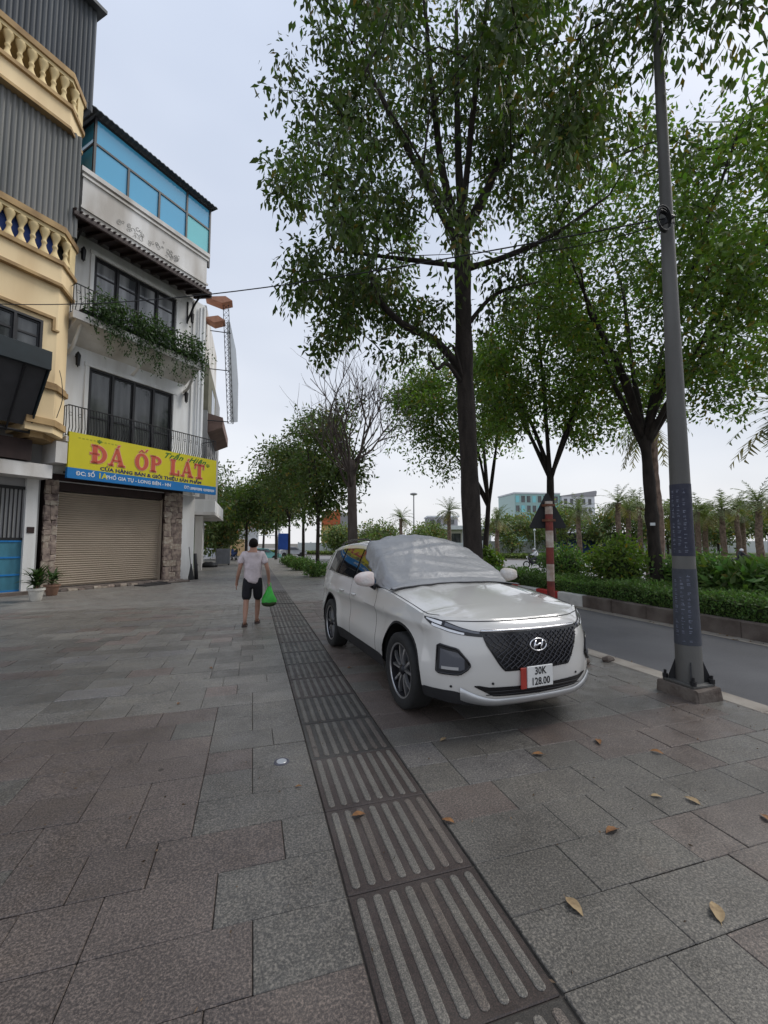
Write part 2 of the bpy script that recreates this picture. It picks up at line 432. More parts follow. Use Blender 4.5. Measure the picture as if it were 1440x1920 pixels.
# ---- kerbs
kerb = st(MB().box(4.78, 5.0, -8, 47, -.488, -.05).build('kerb', M_KERBB))
ks = MB().bbox(0, .262, .004, .994, -.13, .008, .012).mesh('kerb_stone'); ks.materials.append(M_KERB)
for i in range(26):
    o = bpy.data.objects.new('kerb_stone', ks); COL.objects.link(o); o.parent = kerb; o.location = (4.762+rs.uniform(-.006, .006), -1+i, rs.uniform(-.004, .004)); o.rotation_euler = (0, 0, rs.uniform(-.004, .004))
o = MB().box(4.762, 5.024, 25, 47, -.1, .006).build('kerb_beyond', M_KERB, kerb); o['kind'] = 'stuff'
median = st(MB().box(8.9, 12.5, -20, 46, -.49, .12).build('median', M_SOIL))
median['label'] = 'planted median strip between the two carriageways'
mk = {}
for nm, mm in (('brown', M_KERBB), ('red', M_KRED), ('white', M_KWHITE)):
    me = MB().bbox(0, .21, .004, .996, -.3, .19, .018).mesh('median_kerb_stone'); me.materials.append(mm); mk[nm] = me
for i in range(34):
    yk = -3.25+i
    nm = 'brown' if yk < 9.6 else ('white' if int(round(yk-9.75)) % 2 == 0 else 'red')
    o = bpy.data.objects.new('kerb_stone', mk[nm]); COL.objects.link(o); o.parent = median; o.location = (8.69, yk, rs.uniform(-.008, .008)); o.rotation_euler = (0, rs.uniform(-.02, .02), rs.uniform(-.006, .006))
o = MB().box(12.5, 12.72, -20, 46, -.49, .10).build('kerb_far_side', M_KWHITE, median)
o = MB().box(8.69, 8.9, 30.76, 46, -.3, .18).build('kerb_beyond', M_KWHITE, median); o['kind'] = 'stuff'

# ---- park across the junction, edged by a kerb
A = Vector((-2, 84.5)); B = Vector((60, 11.2)); dv = (B-A).normalized(); nv = Vector((-dv.y, dv.x))
if nv.x < 0: nv = -nv
pk = MB().add([(A.x, A.y, -.38), (B.x, B.y, -.38), (B.x+nv.x*70, B.y+nv.y*70, -.38), (A.x+nv.x*70, A.y+nv.y*70, -.38),
               (A.x, A.y, -.6), (B.x, B.y, -.6), (B.x+nv.x*70, B.y+nv.y*70, -.6), (A.x+nv.x*70, A.y+nv.y*70, -.6)],
              [(0, 1, 2, 3), (0, 4, 5, 1), (1, 5, 6, 2), (2, 6, 7, 3), (3, 7, 4, 0)])
park = st(pk.build('park_lawn', M_GRASS))
def park_pt(s, d): p = A+dv*s+nv*d; return p.x, p.y
x0, y0 = park_pt(0, -.25)
kb = MB().box(0, (B-A).length, 0, .25, -.55, -.36).build('park_kerb', M_KERB); kb.location = (x0, y0, 0); kb.rotation_euler = (0, 0, math.atan2(dv.y, dv.x)); st(kb)
# ================================================================== THE CAR
M_PAINT = mat('pearl_white_paint', (.64, .625, .595), .22, .05, 1.5, coat=1.0, spec=.6, col2=(.60, .585, .55))
M_DUST = mat('black_cladding', (.022, .022, .024), .6, .3, 6)
M_BLACK = mat('gloss_black', (.008, .008, .010), .18, .1, 5, spec=.5)
M_CHROME = mat('chrome', (.75, .75, .77), .16, .05, 5, metal=1.0)
M_SATIN = mat('satin_silver', (.55, .56, .57), .35, .05, 5, metal=.8)
M_CARGLASS = glass('tinted_car_glass', (.012, .014, .016), .03, .7)
M_TYRE = mat('tyre_rubber', (.022, .022, .022), .8, .3, 20, .2, 120)
M_RIMD = mat('rim_dark', (.02, .02, .024), .35, .1, 5, metal=.4)
M_RIMS = mat('rim_machined', (.62, .62, .63), .28, .05, 5, metal=.9)
M_LAMP = glass('lamp_lens', (.10, .105, .12), .05, .8)
M_DRL = mat('lamp_white', (.82, .83, .85), .2, .03, 5, spec=.6)
M_PLATE = mat('plate_white', (.74, .74, .72), .4, .04, 20)
M_INK = mat('print_black', (.012, .012, .014), .5, .1, 5)
M_REDP = mat('red_sticker', (.42, .05, .035), .5, .2, 10)

car = thing('car', 'white crossover car parked on the sidewalk with a silver cover over its windscreen', 'car', (2.25, 5.60, 0), math.radians(-85.5))
XF, XR = 1.3825, -1.3825; RA = .455; ZA = .375
def weld(o):
    bm = bmesh.new(); bm.from_mesh(o.data); bmesh.ops.remove_doubles(bm, verts=bm.verts, dist=1e-5); bm.to_mesh(o.data); bm.free(); o.data.shade_smooth()
    o.data.set_sharp_from_angle(angle=math.radians(40)); return o
front = spline([(2.335, 0), (2.328, .22), (2.30, .44), (2.235, .63), (2.13, .775), (1.98, .868), (1.85, .902)], 9)
def arch_x(xc): return [xc+RA*math.cos(PI*k/22) for k in range(23)]
side_x = [1.838]+arch_x(XF)+[.926, .90, .80, .70, .657, .647, .6, .5, .4, .3, .2, .1, 0, -.1, -.2, -.3, -.360, -.370, -.45, -.55, -.65, -.75, -.85, -.915, -.921]+arch_x(XR)+[-1.839, -1.88, -1.92]
def side_y(x): return smooth_interp(x, [(-1.95, .905), (-1.4, .925), (-.5, .922), (.6, .922), (1.4, .925), (1.85, .903)])
rear = spline([(-1.95, .903), (-2.15, .86), (-2.30, .75), (-2.385, .5), (-2.41, .25), (-2.415, 0)], 6)
cols = [(p.x, p.y) for p in front]+[(x, side_y(x)) for x in sorted(set(round(x, 5) for x in side_x), reverse=True)]+[(p.x, p.y) for p in rear]
NC = len(cols); nrm = []
for i in range(NC):
    a = Vector(cols[max(i-1, 0)]); b = Vector(cols[min(i+1, NC-1)]); d = b-a
    n = Vector((d.y, -d.x))
    n.normalize()
    if n.dot(Vector(cols[i])) < 0: n = -n
    nrm.append(n)
nrm[0] = Vector((1, 0)); nrm[-1] = Vector((-1, 0))
scum = [0]
for i in range(1, NC): scum.append(scum[-1]+(Vector(cols[i])-Vector(cols[i-1])).length)
SIDE_IN = [(.16, .10), (.24, .062), (.33, .03), (.43, .010), (.55, .004), (.62, .014), (.72, .026), (.82, .024), (.885, .004), (.905, -.004), (.93, .006), (.98, .020), (1.06, .036), (1.2, .075)]
FRONT_IN = [(.16, .15), (.22, .085), (.29, .03), (.38, .012), (.5, .0), (.62, .006), (.75, .022), (.86, .05), (.92, .085), (.97, .145), (1.02, .24)]
REAR_IN = [(.2, .08), (.4, .0), (.7, .0), (.95, .03), (1.2, .06)]
def inset(i, z):
    x, y = cols[i]
    s = smooth_interp(z, SIDE_IN)
    for xc in (XF, XR):
        r = math.hypot(x-xc, z-ZA)
        if r < .62: s -= .022*max(0, min(1, (.62-r)/.18))
    if x > 1.8: w = max(0, min(1, (x-1.86)/.33)); w = w*w*(3-2*w); return lerp(s, smooth_interp(z, FRONT_IN), w)
    if x < -1.9: w = max(0, min(1, (-1.9-x)/.3)); return lerp(s, smooth_interp(z, REAR_IN), w)
    return s
def BP(i, z, off=0.0):
    """body surface point: column i (may be fractional), height z, pushed out by off"""
    k = int(i); t = i-k
    if t > 1e-6 and k+1 < NC:
        a, b = BP(k, z, off), BP(k+1, z, off); return a.lerp(b, t)
    d = off-inset(k, z); x, y = cols[k]
    return Vector((x+nrm[k].x*d, y+nrm[k].y*d, z))
def col_at_s(s):
    s = abs(s)
    for i in range(NC-1):
        if scum[i+1] >= s: return i+(s-scum[i])/(scum[i+1]-scum[i])
    return NC-1
def col_at_x(x):
    for i in range(len(front)-1, NC-1):
        if cols[i][0] >= x >= cols[i+1][0]: return i+(cols[i][0]-x)/max(1e-9, cols[i][0]-cols[i+1][0])
    return NC-1
def ztop(i):
    x, y = cols[i]
    if i < len(front): return interp(y, [(0, .968), (.45, .972), (.7, .978), (.91, .992)])
    return smooth_interp(x, [(-2.42, 1.19), (-2.0, 1.19), (-1.2, 1.155), (-.4, 1.135), (.5, 1.12), (1.0, 1.098), (1.5, 1.045), (1.8, .998)])
def zbot(i):
    x, y = cols[i]
    for xc in (XF, XR):
        if abs(x-xc) <= RA+1e-6: return ZA+math.sqrt(max(0, RA*RA-(x-xc)**2))
    if x > 1.8: return interp(y, [(0, .255), (.7, .265), (.9, .275)])
    return .245
def zclad(i):
    x, y = cols[i]
    for xc in (XF, XR):
        if abs(x-xc) <= RA+1e-6: return zbot(i)+.024
    if x > 1.8: return interp(y, [(0, .262), (.55, .275), (.75, .335), (.9, .36)])
    return .40 if abs(x) < 1.0 else .36
def mirror_y(P): return [[(p[0], -p[1], p[2]) for p in row] for row in P]
def both(fn):
    """fn(sign) for the left (+1) and right (-1) side"""
    for sg in (1, -1): fn(sg)
def sub(P, sg): return P if sg > 0 else mirror_y(P)
NR = 20
UP = [[tuple(BP(i, lerp(zclad(i), ztop(i), v/NR))) for v in range(NR+1)] for i in range(NC)]
LOW = [[tuple(BP(i, lerp(zbot(i), zclad(i), v/3), .004)) for v in range(4)] for i in range(NC)]
ci = lambda x: min(range(len(front), NC), key=lambda i: abs(cols[i][0]-x))
iF, iFM, iMR, iR = ci(.652), ci(-.360), ci(-.370), ci(-.921)
iF0 = ci(.657); iF1 = ci(.647)
shell = MB(); tailp = MB(); clad = MB()
# hood (closed in by the body shell at its rim)
icowl = ci(.70)
HZ = [(.6, 1.225), (.8, 1.205), (1.2, 1.160), (1.6, 1.105), (1.9, 1.048), (2.05, 1.010), (2.19, .968)]
def hood_pt(i, s):
    T = BP(i, ztop(i)); zc = max(smooth_interp(T.x, HZ), T.z)
    z = T.z+(zc-T.z)*(1-abs(s)**2.6)
    z += .008*math.exp(-((abs(s)*abs(T.y)-.50)/.05)**2)*max(0, min(1, (2.1-T.x)/.4))    # the two raised creases
    return (T.x, T.y*s, z)
hood = MB(); hp = [[hood_pt(i, s/14-1) for s in range(29)] for i in range(0, icowl+1)]
hood.grid(hp); hood.build('hood', M_PAINT, car, smooth=True, angle=50)
for sg in (1, -1):
    shell.grid(sub(UP[0:iF0+1], sg)); tailp.grid(sub(UP[iR:NC], sg))
    clad.grid(sub(LOW, sg))
weld(shell.build('front_body', M_PAINT, car, smooth=True, angle=40)); weld(tailp.build('rear_body', M_PAINT, car, smooth=True, angle=40))
clad.build('cladding', M_DUST, car, smooth=True, angle=45)
for sg in (1, -1):
    for (a, b) in ((iF1, iFM), (iMR, iR-0)):
        d = MB().grid(sub([UP[i] for i in range(a, b+1)], sg)).build('door', M_PAINT, car, smooth=True, angle=40)
        xh = cols[b][0]+.17; zh = .955
        k = col_at_x(xh)
        hb = MB(); pts = []
        for q in range(9):
            t = q/8; kk = col_at_x(xh+.09-t*.18); p = BP(kk, zh+.004*t, .008+.022*math.sin(PI*t)); pts.append((p.x, p.y*sg, p.z))
        hb.tube(pts, [.010+.006*math.sin(PI*q/8) for q in range(9)], 8); hb.build('door_handle', M_PAINT, d, smooth=True)
# dark inner shell so that the shut lines read
inn = MB()
for sg in (1, -1):
    inn.grid(sub([[tuple(BP(i, z, -.05)) for z in (.30, .6, .9, 1.06)] for i in range(ci(.9), ci(-.91))], sg))
inn.box(-2.2, 2.0, -.55, .55, .28, .62)
for sg in (1, -1):                                             # wheel wells
    for xc in (XF, XR):
        rows = []
        for k in range(13):
            a = PI*k/12; rows.append([(xc+(RA+.002)*math.cos(a), sg*.50, ZA+(RA+.002)*math.sin(a)), (xc+(RA+.002)*math.cos(a), sg*.905, ZA+(RA+.002)*math.sin(a))])
        inn.grid(rows); inn.add([(xc+RA*math.cos(PI*k/12), sg*.5, ZA+RA*math.sin(PI*k/12)) for k in range(13)], [tuple(range(13))])
inn.build('underbody', mat('underbody_black', (.008, .008, .008), .9, .2, 5), car)

# ---- greenhouse
TOPZ = [(-2.43, 1.17), (-2.36, 1.30), (-2.24, 1.45), (-2.08, 1.545), (-1.8, 1.62), (-1.4, 1.665), (-.9, 1.69), (-.5, 1.688), (-.2, 1.655), (.05, 1.595), (.35, 1.475), (.65, 1.33), (.86, 1.215)]
def GS(x, w, off=0.0):
    """greenhouse surface: w 0 at the centreline, .6 at the roof edge, 1 at the belt line"""
    k = col_at_x(x); k = min(k, NC-8)
    b = BP(k, ztop(int(k))); zb = b.z-.012; yb = b.y-.015
    if x < -1.95: yb = interp(x, [(-2.43, .72), (-2.2, .80), (-1.95, yb)])
    if x > .70: zb = min(zb, 1.11); yb = interp(x, [(.70, yb), (.88, .80)])
    zt = smooth_interp(x, TOPZ); zt = max(zt, zb+.02)
    ze = zt-.035-.02*max(0, min(1, (zt-1.2)/.4))
    ze = max(ze, zb+.01)
    ye = yb-.015-(ze-zb)*.40
    aw = abs(w); sg = 1 if w >= 0 else -1
    if aw <= .6:
        t = aw/.6; y = ye*t; z = zt-(zt-ze)*(t**2.6); nn = Vector((.25 if x > 0 else 0, .55*t**5, 1)).normalized()
        if x > -.25: nn = Vector((.55, .4*t**5, .85)).normalized()
    else:
        t = (aw-.6)/.4; y = ye+(yb-ye)*(t**.92); z = ze+(zb-ze)*t; nn = Vector((0, .93, .36))
    return Vector((x+nn.x*off, sg*(y+nn.y*off), z+nn.z*off))
gx = [.86-.045*k for k in range(8)]+[.5-.1*k for k in range(26)]+[-2.08, -2.16, -2.24, -2.30, -2.36, -2.40, -2.43]
roofw = [-.66, -.64, -.62]+[-.6+.06*k for k in range(21)]+[.62, .64, .66]
MB().grid([[tuple(GS(x, w)) for w in roofw] for x in gx if x < .06]).build('roof', M_PAINT, car, smooth=True, angle=60)
MB().grid([[tuple(GS(x, w)) for w in roofw] for x in gx if x > -.06]).build('windscreen', M_CARGLASS, car, smooth=True)
gs = MB()
for sg in (1, -1): gs.grid([[tuple(GS(x, sg*(.655+.345*k/6))) for k in range(7)] for x in gx])
gs.build('pillars', M_BLACK, car, smooth=True)
def side_w(x, z):
    """w on the side of the greenhouse for a height"""
    a = GS(x, .6).z; b = GS(x, 1).z
    return .6+.4*max(0, min(1, (a-z)/(a-b)))
def side_patch(xs, top, bot, m, name, off, parent=car, sides=(1, -1), n=5):
    for sg in sides:
        P = [[tuple(GS(x, sg*side_w(x, lerp(bot(x), top(x), k/n)), off)) for k in range(n+1)] for x in xs]
        MB().grid(P).build(name, m, parent, smooth=True)
zb_ = lambda x: GS(x, 1).z+.025
zt_ = lambda x: GS(x, .6).z-.045
frange = lambda a, b, n: [a+(b-a)*k/n for k in range(n+1)]
side_patch(frange(.62, -.34, 12), lambda x: max(zb_(x)+.004, min(zt_(x), 1.535)), zb_, M_CARGLASS, 'window', .006)
side_patch(frange(-.42, -1.16, 9), lambda x: max(zb_(x)+.004, min(zt_(x), 1.55)), zb_, M_CARGLASS, 'window', .006)
side_patch(frange(-1.24, -1.82, 8), lambda x: max(zb_(x)+.01, min(zt_(x), 1.55-.34*max(0, (-1.35-x))**1.3)), lambda x: zb_(x)+.10*max(0, (-1.3-x)), M_CARGLASS, 'window', .006)
# body-coloured rear pillar behind the quarter window and the rear tailgate
for sg in (1, -1):
    MB().grid([[tuple(GS(x, sg*(.655+.345*k/6), .004)) for k in range(7)] for x in frange(-1.84, -2.43, 8)]).build('rear_pillar', M_PAINT, car, smooth=True)
    pts = [GS(x, sg*1.0, .006)+Vector((0, 0, .014)) for x in frange(.60, -1.85, 16)]
    MB().tube(pts, .008, 6).build('belt_trim', M_CHROME, car, smooth=True)
    # roof rail
    pts = [GS(x, sg*.545, h) for x, h in [(-.35, .0), (-.42, .030), (-.55, .045), (-.9, .05), (-1.3, .05), (-1.65, .045), (-1.78, .03), (-1.86, .0)]]
    MB().tube(spline(pts, 4), .014, 8).build('roof_rail', M_BLACK, car, smooth=True)
MB().grid([[tuple(BP(k, z)*Vector((1, 1, 1)) if False else (BP(k, z, .004).x, BP(k, z, .004).y*s_, z)) for z in (.88, .94, 1.0, 1.06)] for s_ in (1,) for k in frange(NC-16, NC-5, 10)]).build('tail_lamp', M_REDP, car, smooth=True)
MB().grid([[(BP(k, z, .004).x, -BP(k, z, .004).y, z) for z in (.88, .94, 1.0, 1.06)] for k in frange(NC-16, NC-5, 10)]).build('tail_lamp', M_REDP, car, smooth=True)

# ---- front: patches follow the nose, s = distance from the centreline along the nose
def FP(s, z, off=0.0):
    p = BP(col_at_s(s), z, off); return (p.x, p.y*(1 if s >= 0 else -1), p.z)
def front_patch(s0, s1, top, bot, m, name, off, ns=14, nz=5, parent=car, rim=0.0):
    P = []
    for a in range(ns+1):
        s = lerp(s0, s1, a/ns); t, b = top(s), bot(s)
        P.append([FP(s, lerp(b, t, k/nz), off) for k in range(nz+1)])
    mb = MB().grid(P)
    return mb.build(name, m, parent, smooth=True)
gt = lambda s: interp(abs(s), [(0, .868), (.35, .868), (.53, .872)])
gb = lambda s: interp(abs(s), [(0, .545), (.345, .55), (.385, .585), (.52, .79), (.535, .85)])
grille = front_patch(-.533, .533, gt, gb, M_BLACK, 'grille', .005, 40, 8)
lat = MB()
def inside(s, z): return abs(s) < .525 and gb(s)+.012 < z < gt(s)-.012
for dr in (1, -1):
    for c in [k*.062 for k in range(-24, 25)]:
        run = []
        for q in range(60):
            z = .51+.36*q/59; s = c+dr*(z-.7)*1.25
            s += .010*math.sin((z-.5)*60)
            if inside(s, z): run.append(FP(s, z, .012))
            else:
                if len(run) > 2: lat.tube(run[::2]+[run[-1]], .0042, 5)
                run = []
        if len(run) > 2: lat.tube(run[::2]+[run[-1]], .0042, 5)
lat.build('grille_mesh', mat('dark_chrome', (.09, .09, .10), .25, .1, 5, metal=.8), grille, smooth=True)
MB().tube([FP(lerp(-.545, .545, k/24), lerp(.882, .884, abs(k-12)/12), .010) for k in range(25)], .0125, 8).build('grille_bar', M_CHROME, car, smooth=True)
# emblem: an oval ring with a slanted letter form
em = MB(); cx, cz = 0, .752
ring = [FP(cx+.088*math.cos(2*PI*k/28), cz+.050*math.sin(2*PI*k/28), .022) for k in range(29)]
em.tube(ring, .0065, 6)
for pts in ([(-.052, -.034), (-.040, .0), (-.022, .036)], [(.022, -.036), (.040, .0), (.052, .034)], [(-.040, -.006), (-.01, -.004), (.012, .006), (.040, .006)]):
    em.tube([FP(cx+a, cz+b, .022) for a, b in pts], .0085, 6)
em.build('emblem', M_CHROME, car, smooth=True)
# slim upper lamps
for sg in (1, -1):
    tp = lambda s: interp(abs(s), [(.535, .878), (.62, .888), (.72, .908), (.86, .94), (1.0, .972), (1.12, .985)])
    bt = lambda s: interp(abs(s), [(.535, .835), (.62, .842), (.74, .852), (.86, .870), (1.0, .905), (1.12, .968)])
    lp = front_patch(sg*.535, sg*1.12, tp, bt, M_BLACK, 'daytime_lamp', .005, 20, 4)
    front_patch(sg*.70, sg*1.02, lambda s: lerp(bt(s), tp(s), .36), lambda s: lerp(bt(s), tp(s), .08), M_DRL, 'light_strip', .009, 14, 2, lp)
    front_patch(sg*.93, sg*1.09, lambda s: lerp(bt(s), tp(s), .85), lambda s: lerp(bt(s), tp(s), .50), M_DRL, 'reflector', .009, 8, 2, lp)
    front_patch(sg*.56, sg*.90, lambda s: lerp(bt(s), tp(s), .9), lambda s: lerp(bt(s), tp(s), .55), M_LAMP, 'lens', .009, 8, 2, lp)
    # headlamp pods low in the bumper
    ht = lambda s: interp(abs(s), [(.655, .61), (.675, .645), (.76, .735), (.93, .76), (.955, .75)])
    hb_ = lambda s: interp(abs(s), [(.655, .60), (.675, .575), (.74, .53), (.93, .525), (.955, .535)])
    pod = front_patch(sg*.655, sg*.955, ht, hb_, M_DUST, 'headlamp', .010, 18, 5)
    hc = lambda s: (ht(s)+hb_(s))/2
    front_patch(sg*.70, sg*.92, lambda s: hc(s)+(ht(s)-hc(s))*.74, lambda s: hc(s)-(hc(s)-hb_(s))*.70, M_LAMP, 'lens', .014, 12, 4, pod)
    front_patch(sg*.75, sg*.90, lambda s: hb_(s)+.060, lambda s: hb_(s)+.035, M_SATIN, 'reflector', .018, 8, 1, pod)
    edge = [(s, ht(s)) for s in frange(.655, .955, 12)]+[(s, hb_(s)) for s in frange(.955, .655, 12)]
    MB().tube([FP(sg*s, z, .010) for s, z in edge]+[FP(sg*edge[0][0], edge[0][1], .010)], .010, 6).build('bezel', M_BLACK, pod, smooth=True)
    for s in (.46, .82):
        p0 = FP(sg*s, .455 if s < .6 else .42, .000); p1 = FP(sg*s, .455 if s < .6 else .42, .006)
        MB().cyl(p0, p1, .011, n=10).build('parking_sensor', M_INK, car)
# low intake and skid plate
intake = front_patch(-.62, .62, lambda s: interp(abs(s), [(0, .415), (.5, .425), (.60, .445), (.62, .44)]), lambda s: interp(abs(s), [(0, .335), (.45, .345), (.62, .43)]), M_BLACK, 'lower_intake', .006, 30, 4)
for zz in (.36, .388):
    MB().tube([FP(s, zz, .010) for s in frange(-.52, .52, 16)], .004, 5).build('intake_bar', M_DUST, intake)
sk = MB()
rows = []
for s in frange(-.74, .74, 40):
    lift = .10*max(0, (abs(s)-.42)/.32)**1.6
    rows.append([FP(s, .248+lift*.5, .0), FP(s, .265+lift*.8, .022), FP(s, .302+lift, .024), FP(s, .322+lift, .010)])
sk.grid(rows).build('skid_plate', M_SATIN, car, smooth=True)
both(lambda sg: front_patch(sg*.72, sg*1.12, lambda s: interp(abs(s), [(.72, .37), (.80, .385), (1.12, .37)]), lambda s: .272, M_DUST, 'bumper_corner', .006, 12, 3))
# number plate with the red tab beside it
pl = MB().bbox(2.337, 2.352, -.14, .14, .395, .575, .004).build('number_plate', M_PLATE, car)
for txt, z, sz in (('30K', .530, .088), ('128.00', .442, .088)):
    o = text_on(txt, sz, M_INK, pl, (2.3545, 0, z), (PI/2, 0, PI/2), 'lettering', bold=.002, sx=.86)
MB().bbox(2.336, 2.350, -.205, -.145, .39, .57, .004).build('red_tab', M_REDP, car)
MB().tube([FP(s, .955, .002) for s in frange(-.95, .95, 30)], .0045, 5).build('hood_gap', M_INK, car)
for sg in (1, -1): MB().tube([Vector(hood_pt(i, sg*.965))+Vector((0, 0, .001)) for i in range(45, icowl+1, 3)], .0042, 5).build('hood_gap', M_INK, car)

# ---- mirrors
for sg in (-1, 1):
    base = GS(.50, sg*1.0)
    mr = MB(); c = (.60, sg*1.03, 1.215)
    def shp(p, c=c):
        R_ = (.085, .115, .08); q = [(p[i]-c[i])/R_[i] for i in range(3)]; q = [math.copysign(min(1.15, abs(v))**.72, v) for v in q]
        k = .62 if q[0] < 0 else 1.0
        return (c[0]+q[0]*R_[0]*k, c[1]+q[1]*R_[1], c[2]+q[2]*R_[2]*(1-.18*q[1]*(1 if c[1] > 0 else -1)))
    mr.ellipsoid(c, (.085, .115, .08), 10, 16, shp)
    m_ = mr.build('mirror', M_PAINT, car, smooth=True)
    MB().tube([(.62, sg*.89, 1.12), (.61, sg*.94, 1.145), (.60, sg*.99, 1.18)], [.04, .032, .03], 8).build('mirror_arm', M_BLACK, m_, smooth=True)
    # white and pink sock on the mirror housing
    sock = MB(); sock.ellipsoid((c[0]+.004, c[1], c[2]+.006), (.092, .122, .088), 12, 18, lambda p, c=c: (shp(p)[0], shp(p)[1]+.006*math.sin(p[2]*60), shp(p)[2]))
    so = sock.build('mirror_cover', mat('mirror_sock', (.68, .66, .64), .8, .1, 7, .5, 30, col2=(.66, .52, .49) if sg < 0 else (.55, .48, .41)), smooth=True)
    so.parent = None; so.matrix_world = car.matrix_basis.copy()
    so.location = car.location; so.rotation_euler = car.rotation_euler
    tag(so, 'white and pink cloth sock pulled over the near door mirror of the parked car' if sg < 0 else 'beige cloth sock on the road-side door mirror of the parked car', 'mirror cover', 'mirror socks')

# ---- wheels
def make_wheel(xc, sg):
    hub = MB().lathe([(.05, -.10), (.255, -.10), (.262, .06), (.262, .098), (.249, .095), (.240, .03), (.05, .012)], 32, axis='y')
    w = hub.build('wheel', M_RIMD, car, smooth=True, angle=40)
    w.location = (xc, sg*.815, .371); w.rotation_euler = (0, 0, 0 if sg > 0 else PI)
    ty = MB().lathe([(.255, -.105), (.30, -.118), (.345, -.117), (.366, -.10), (.3705, -.06), (.371, 0), (.3705, .06), (.366, .10), (.345, .117), (.30, .118), (.258, .100)], 44, axis='y', caps=False)
    ty.build('tyre', M_TYRE, w, smooth=True, angle=50)
    rim = MB().lathe([(.262, .098), (.266, .104), (.252, .101), (.249, .092)], 44, axis='y', caps=False)
    for k in range(5):
        a0 = 2*PI*k/5+PI/2
        for dd in (-1, 1):
            r0, r1 = .045, .246; pts = []
            for j in range(6):
                t = j/5; r = lerp(r0, r1, t); a = a0+dd*lerp(.22, .20+.10*t, t); y = .075+.012*math.sin(PI*t)
                pts.append((r*math.cos(a), y, r*math.sin(a)))
            # flat bladed spoke
            for j in range(5):
                p, q = Vector(pts[j]), Vector(pts[j+1]); d = (q-p).normalized(); s_ = Vector((-d.z, 0, d.x))*lerp(.010, .012, j/4)
                rim.add([p-s_, p+s_, q+s_, q-s_, p-s_*1.2+Vector((0, -.03, 0)), p+s_*1.2+Vector((0, -.03, 0)), q+s_*1.2+Vector((0, -.03, 0)), q-s_*1.2+Vector((0, -.03, 0))],
                        [(0, 1, 2, 3), (0, 4, 5, 1), (1, 5, 6, 2), (2, 6, 7, 3), (3, 7, 4, 0)])
    rim.build('rim', M_RIMS, w, angle=30)
    MB().lathe([(.0, .098), (.028, .098), (.034, .09), (.05, .085), (.052, .05)], 18, axis='y', caps=False).build('hub_cap', M_RIMD, w, smooth=True)
for xc in (XF, XR):
    for sg in (1, -1): make_wheel(xc, sg)

# ---- silver cover draped over the windscreen: a thing of its own
def cover_pt(a, b):
    """a 0 on the hood .. 1 on the roof; b -1 .. 1 across"""
    x = smooth_interp(a, [(0, 1.06), (.18, .88), (.5, .42), (.8, .0), (1, -.30)])
    wm = interp(a, [(0, .8), (.15, .98), (.4, .93), (.7, .80), (.88, .74), (1, .66)])
    w = b*wm
    if x > .86:
        T = BP(col_at_x(x), 1.06); g = GS(.86, w, .02); hz = smooth_interp(x, HZ)
        y = b*.84; z = hz+.012-.055*abs(b)**2.6
        t = (x-.86)/.2; g2 = Vector((x, y, z)); p = g.lerp(g2, min(1, t*1.6))
        p.x = x
    else:
        puff = .022+.105*math.exp(-((a-.84)/.22)**2)*(1-abs(b)**2)
        p = GS(x, w, puff)
    # folds: long tension wrinkles running from the near roof corner, sags across
    wr = .010*math.sin(9*a+3.2*b+1.5*math.sin(3*b))*(.4+.6*math.sin(PI*a))
    wr += .007*math.sin(31*a-9*b*b+4*b)*math.exp(-((b+.45)/.5)**2)
    wr += .026*math.exp(-((a-.62-.10*b)/.030)**2)*(.5+.5*math.cos(1.4*(b+.5))) - .022*math.exp(-((a-.70-.11*b)/.035)**2) + .016*math.exp(-((a-.40+.16*b)/.03)**2)*math.exp(-((b+.2)/.6)**2) + .014*math.exp(-((b+.55-.5*a)/.05)**2)*math.sin(PI*a)
    wr += .0025*math.sin(37*b+11*a+3*math.sin(9*b))+.010*math.exp(-((a-.25-.12*b*b)/.02)**2)-.012*math.exp(-((a-.52+.06*b)/.022)**2)*math.exp(-((b-.2)/.5)**2)
    k = max(0, min(1, (a-.02)/.12))
    p += Vector((.35, 0, .8))*wr*k
    if abs(b) > .9: p.y += (.012*math.sin(a*37))*(1 if b > 0 else -1)
    if a > .93: p.z += .008*math.sin(b*20)
    if a < .03: p.x += .02*math.sin(b*9)+.01*math.sin(b*23)
    return tuple(p)
NA, NB = 64, 72
M_COVER = mat('silver_cover_fabric', (.36, .365, .375), .46, .14, 2.2, .4, 18, metal=.22, spec=.45)
cv = MB().grid([[cover_pt(a/NA, b/NB*2-1) for b in range(NB+1)] for a in range(NA+1)]).build('windscreen_cover', M_COVER, smooth=True, solid=.004)
cv.location = car.location; cv.rotation_euler = car.rotation_euler
rim_ = [cover_pt(0, b/40*2-1) for b in range(41)]+[cover_pt(a/40, 1) for a in range(1, 41)]+[cover_pt(1, 1-b/40*2) for b in range(1, 41)]+[cover_pt(1-a/40, -1) for a in range(1, 41)]
MB().tube(rim_, .006, 5).build('hem', mat('cover_hem', (.10, .10, .105), .8, .2, 8), cv, smooth=True)
for b_ in (): MB().tube([Vector(cover_pt(a/50, b_))+Vector((.002, 0, .005)) for a in range(51)], .0028, 4).build('seam', bpy.data.materials['cover_hem'], cv, smooth=True)
tag(cv, 'wrinkled silver fabric cover draped over the windscreen of the parked car', 'car cover')
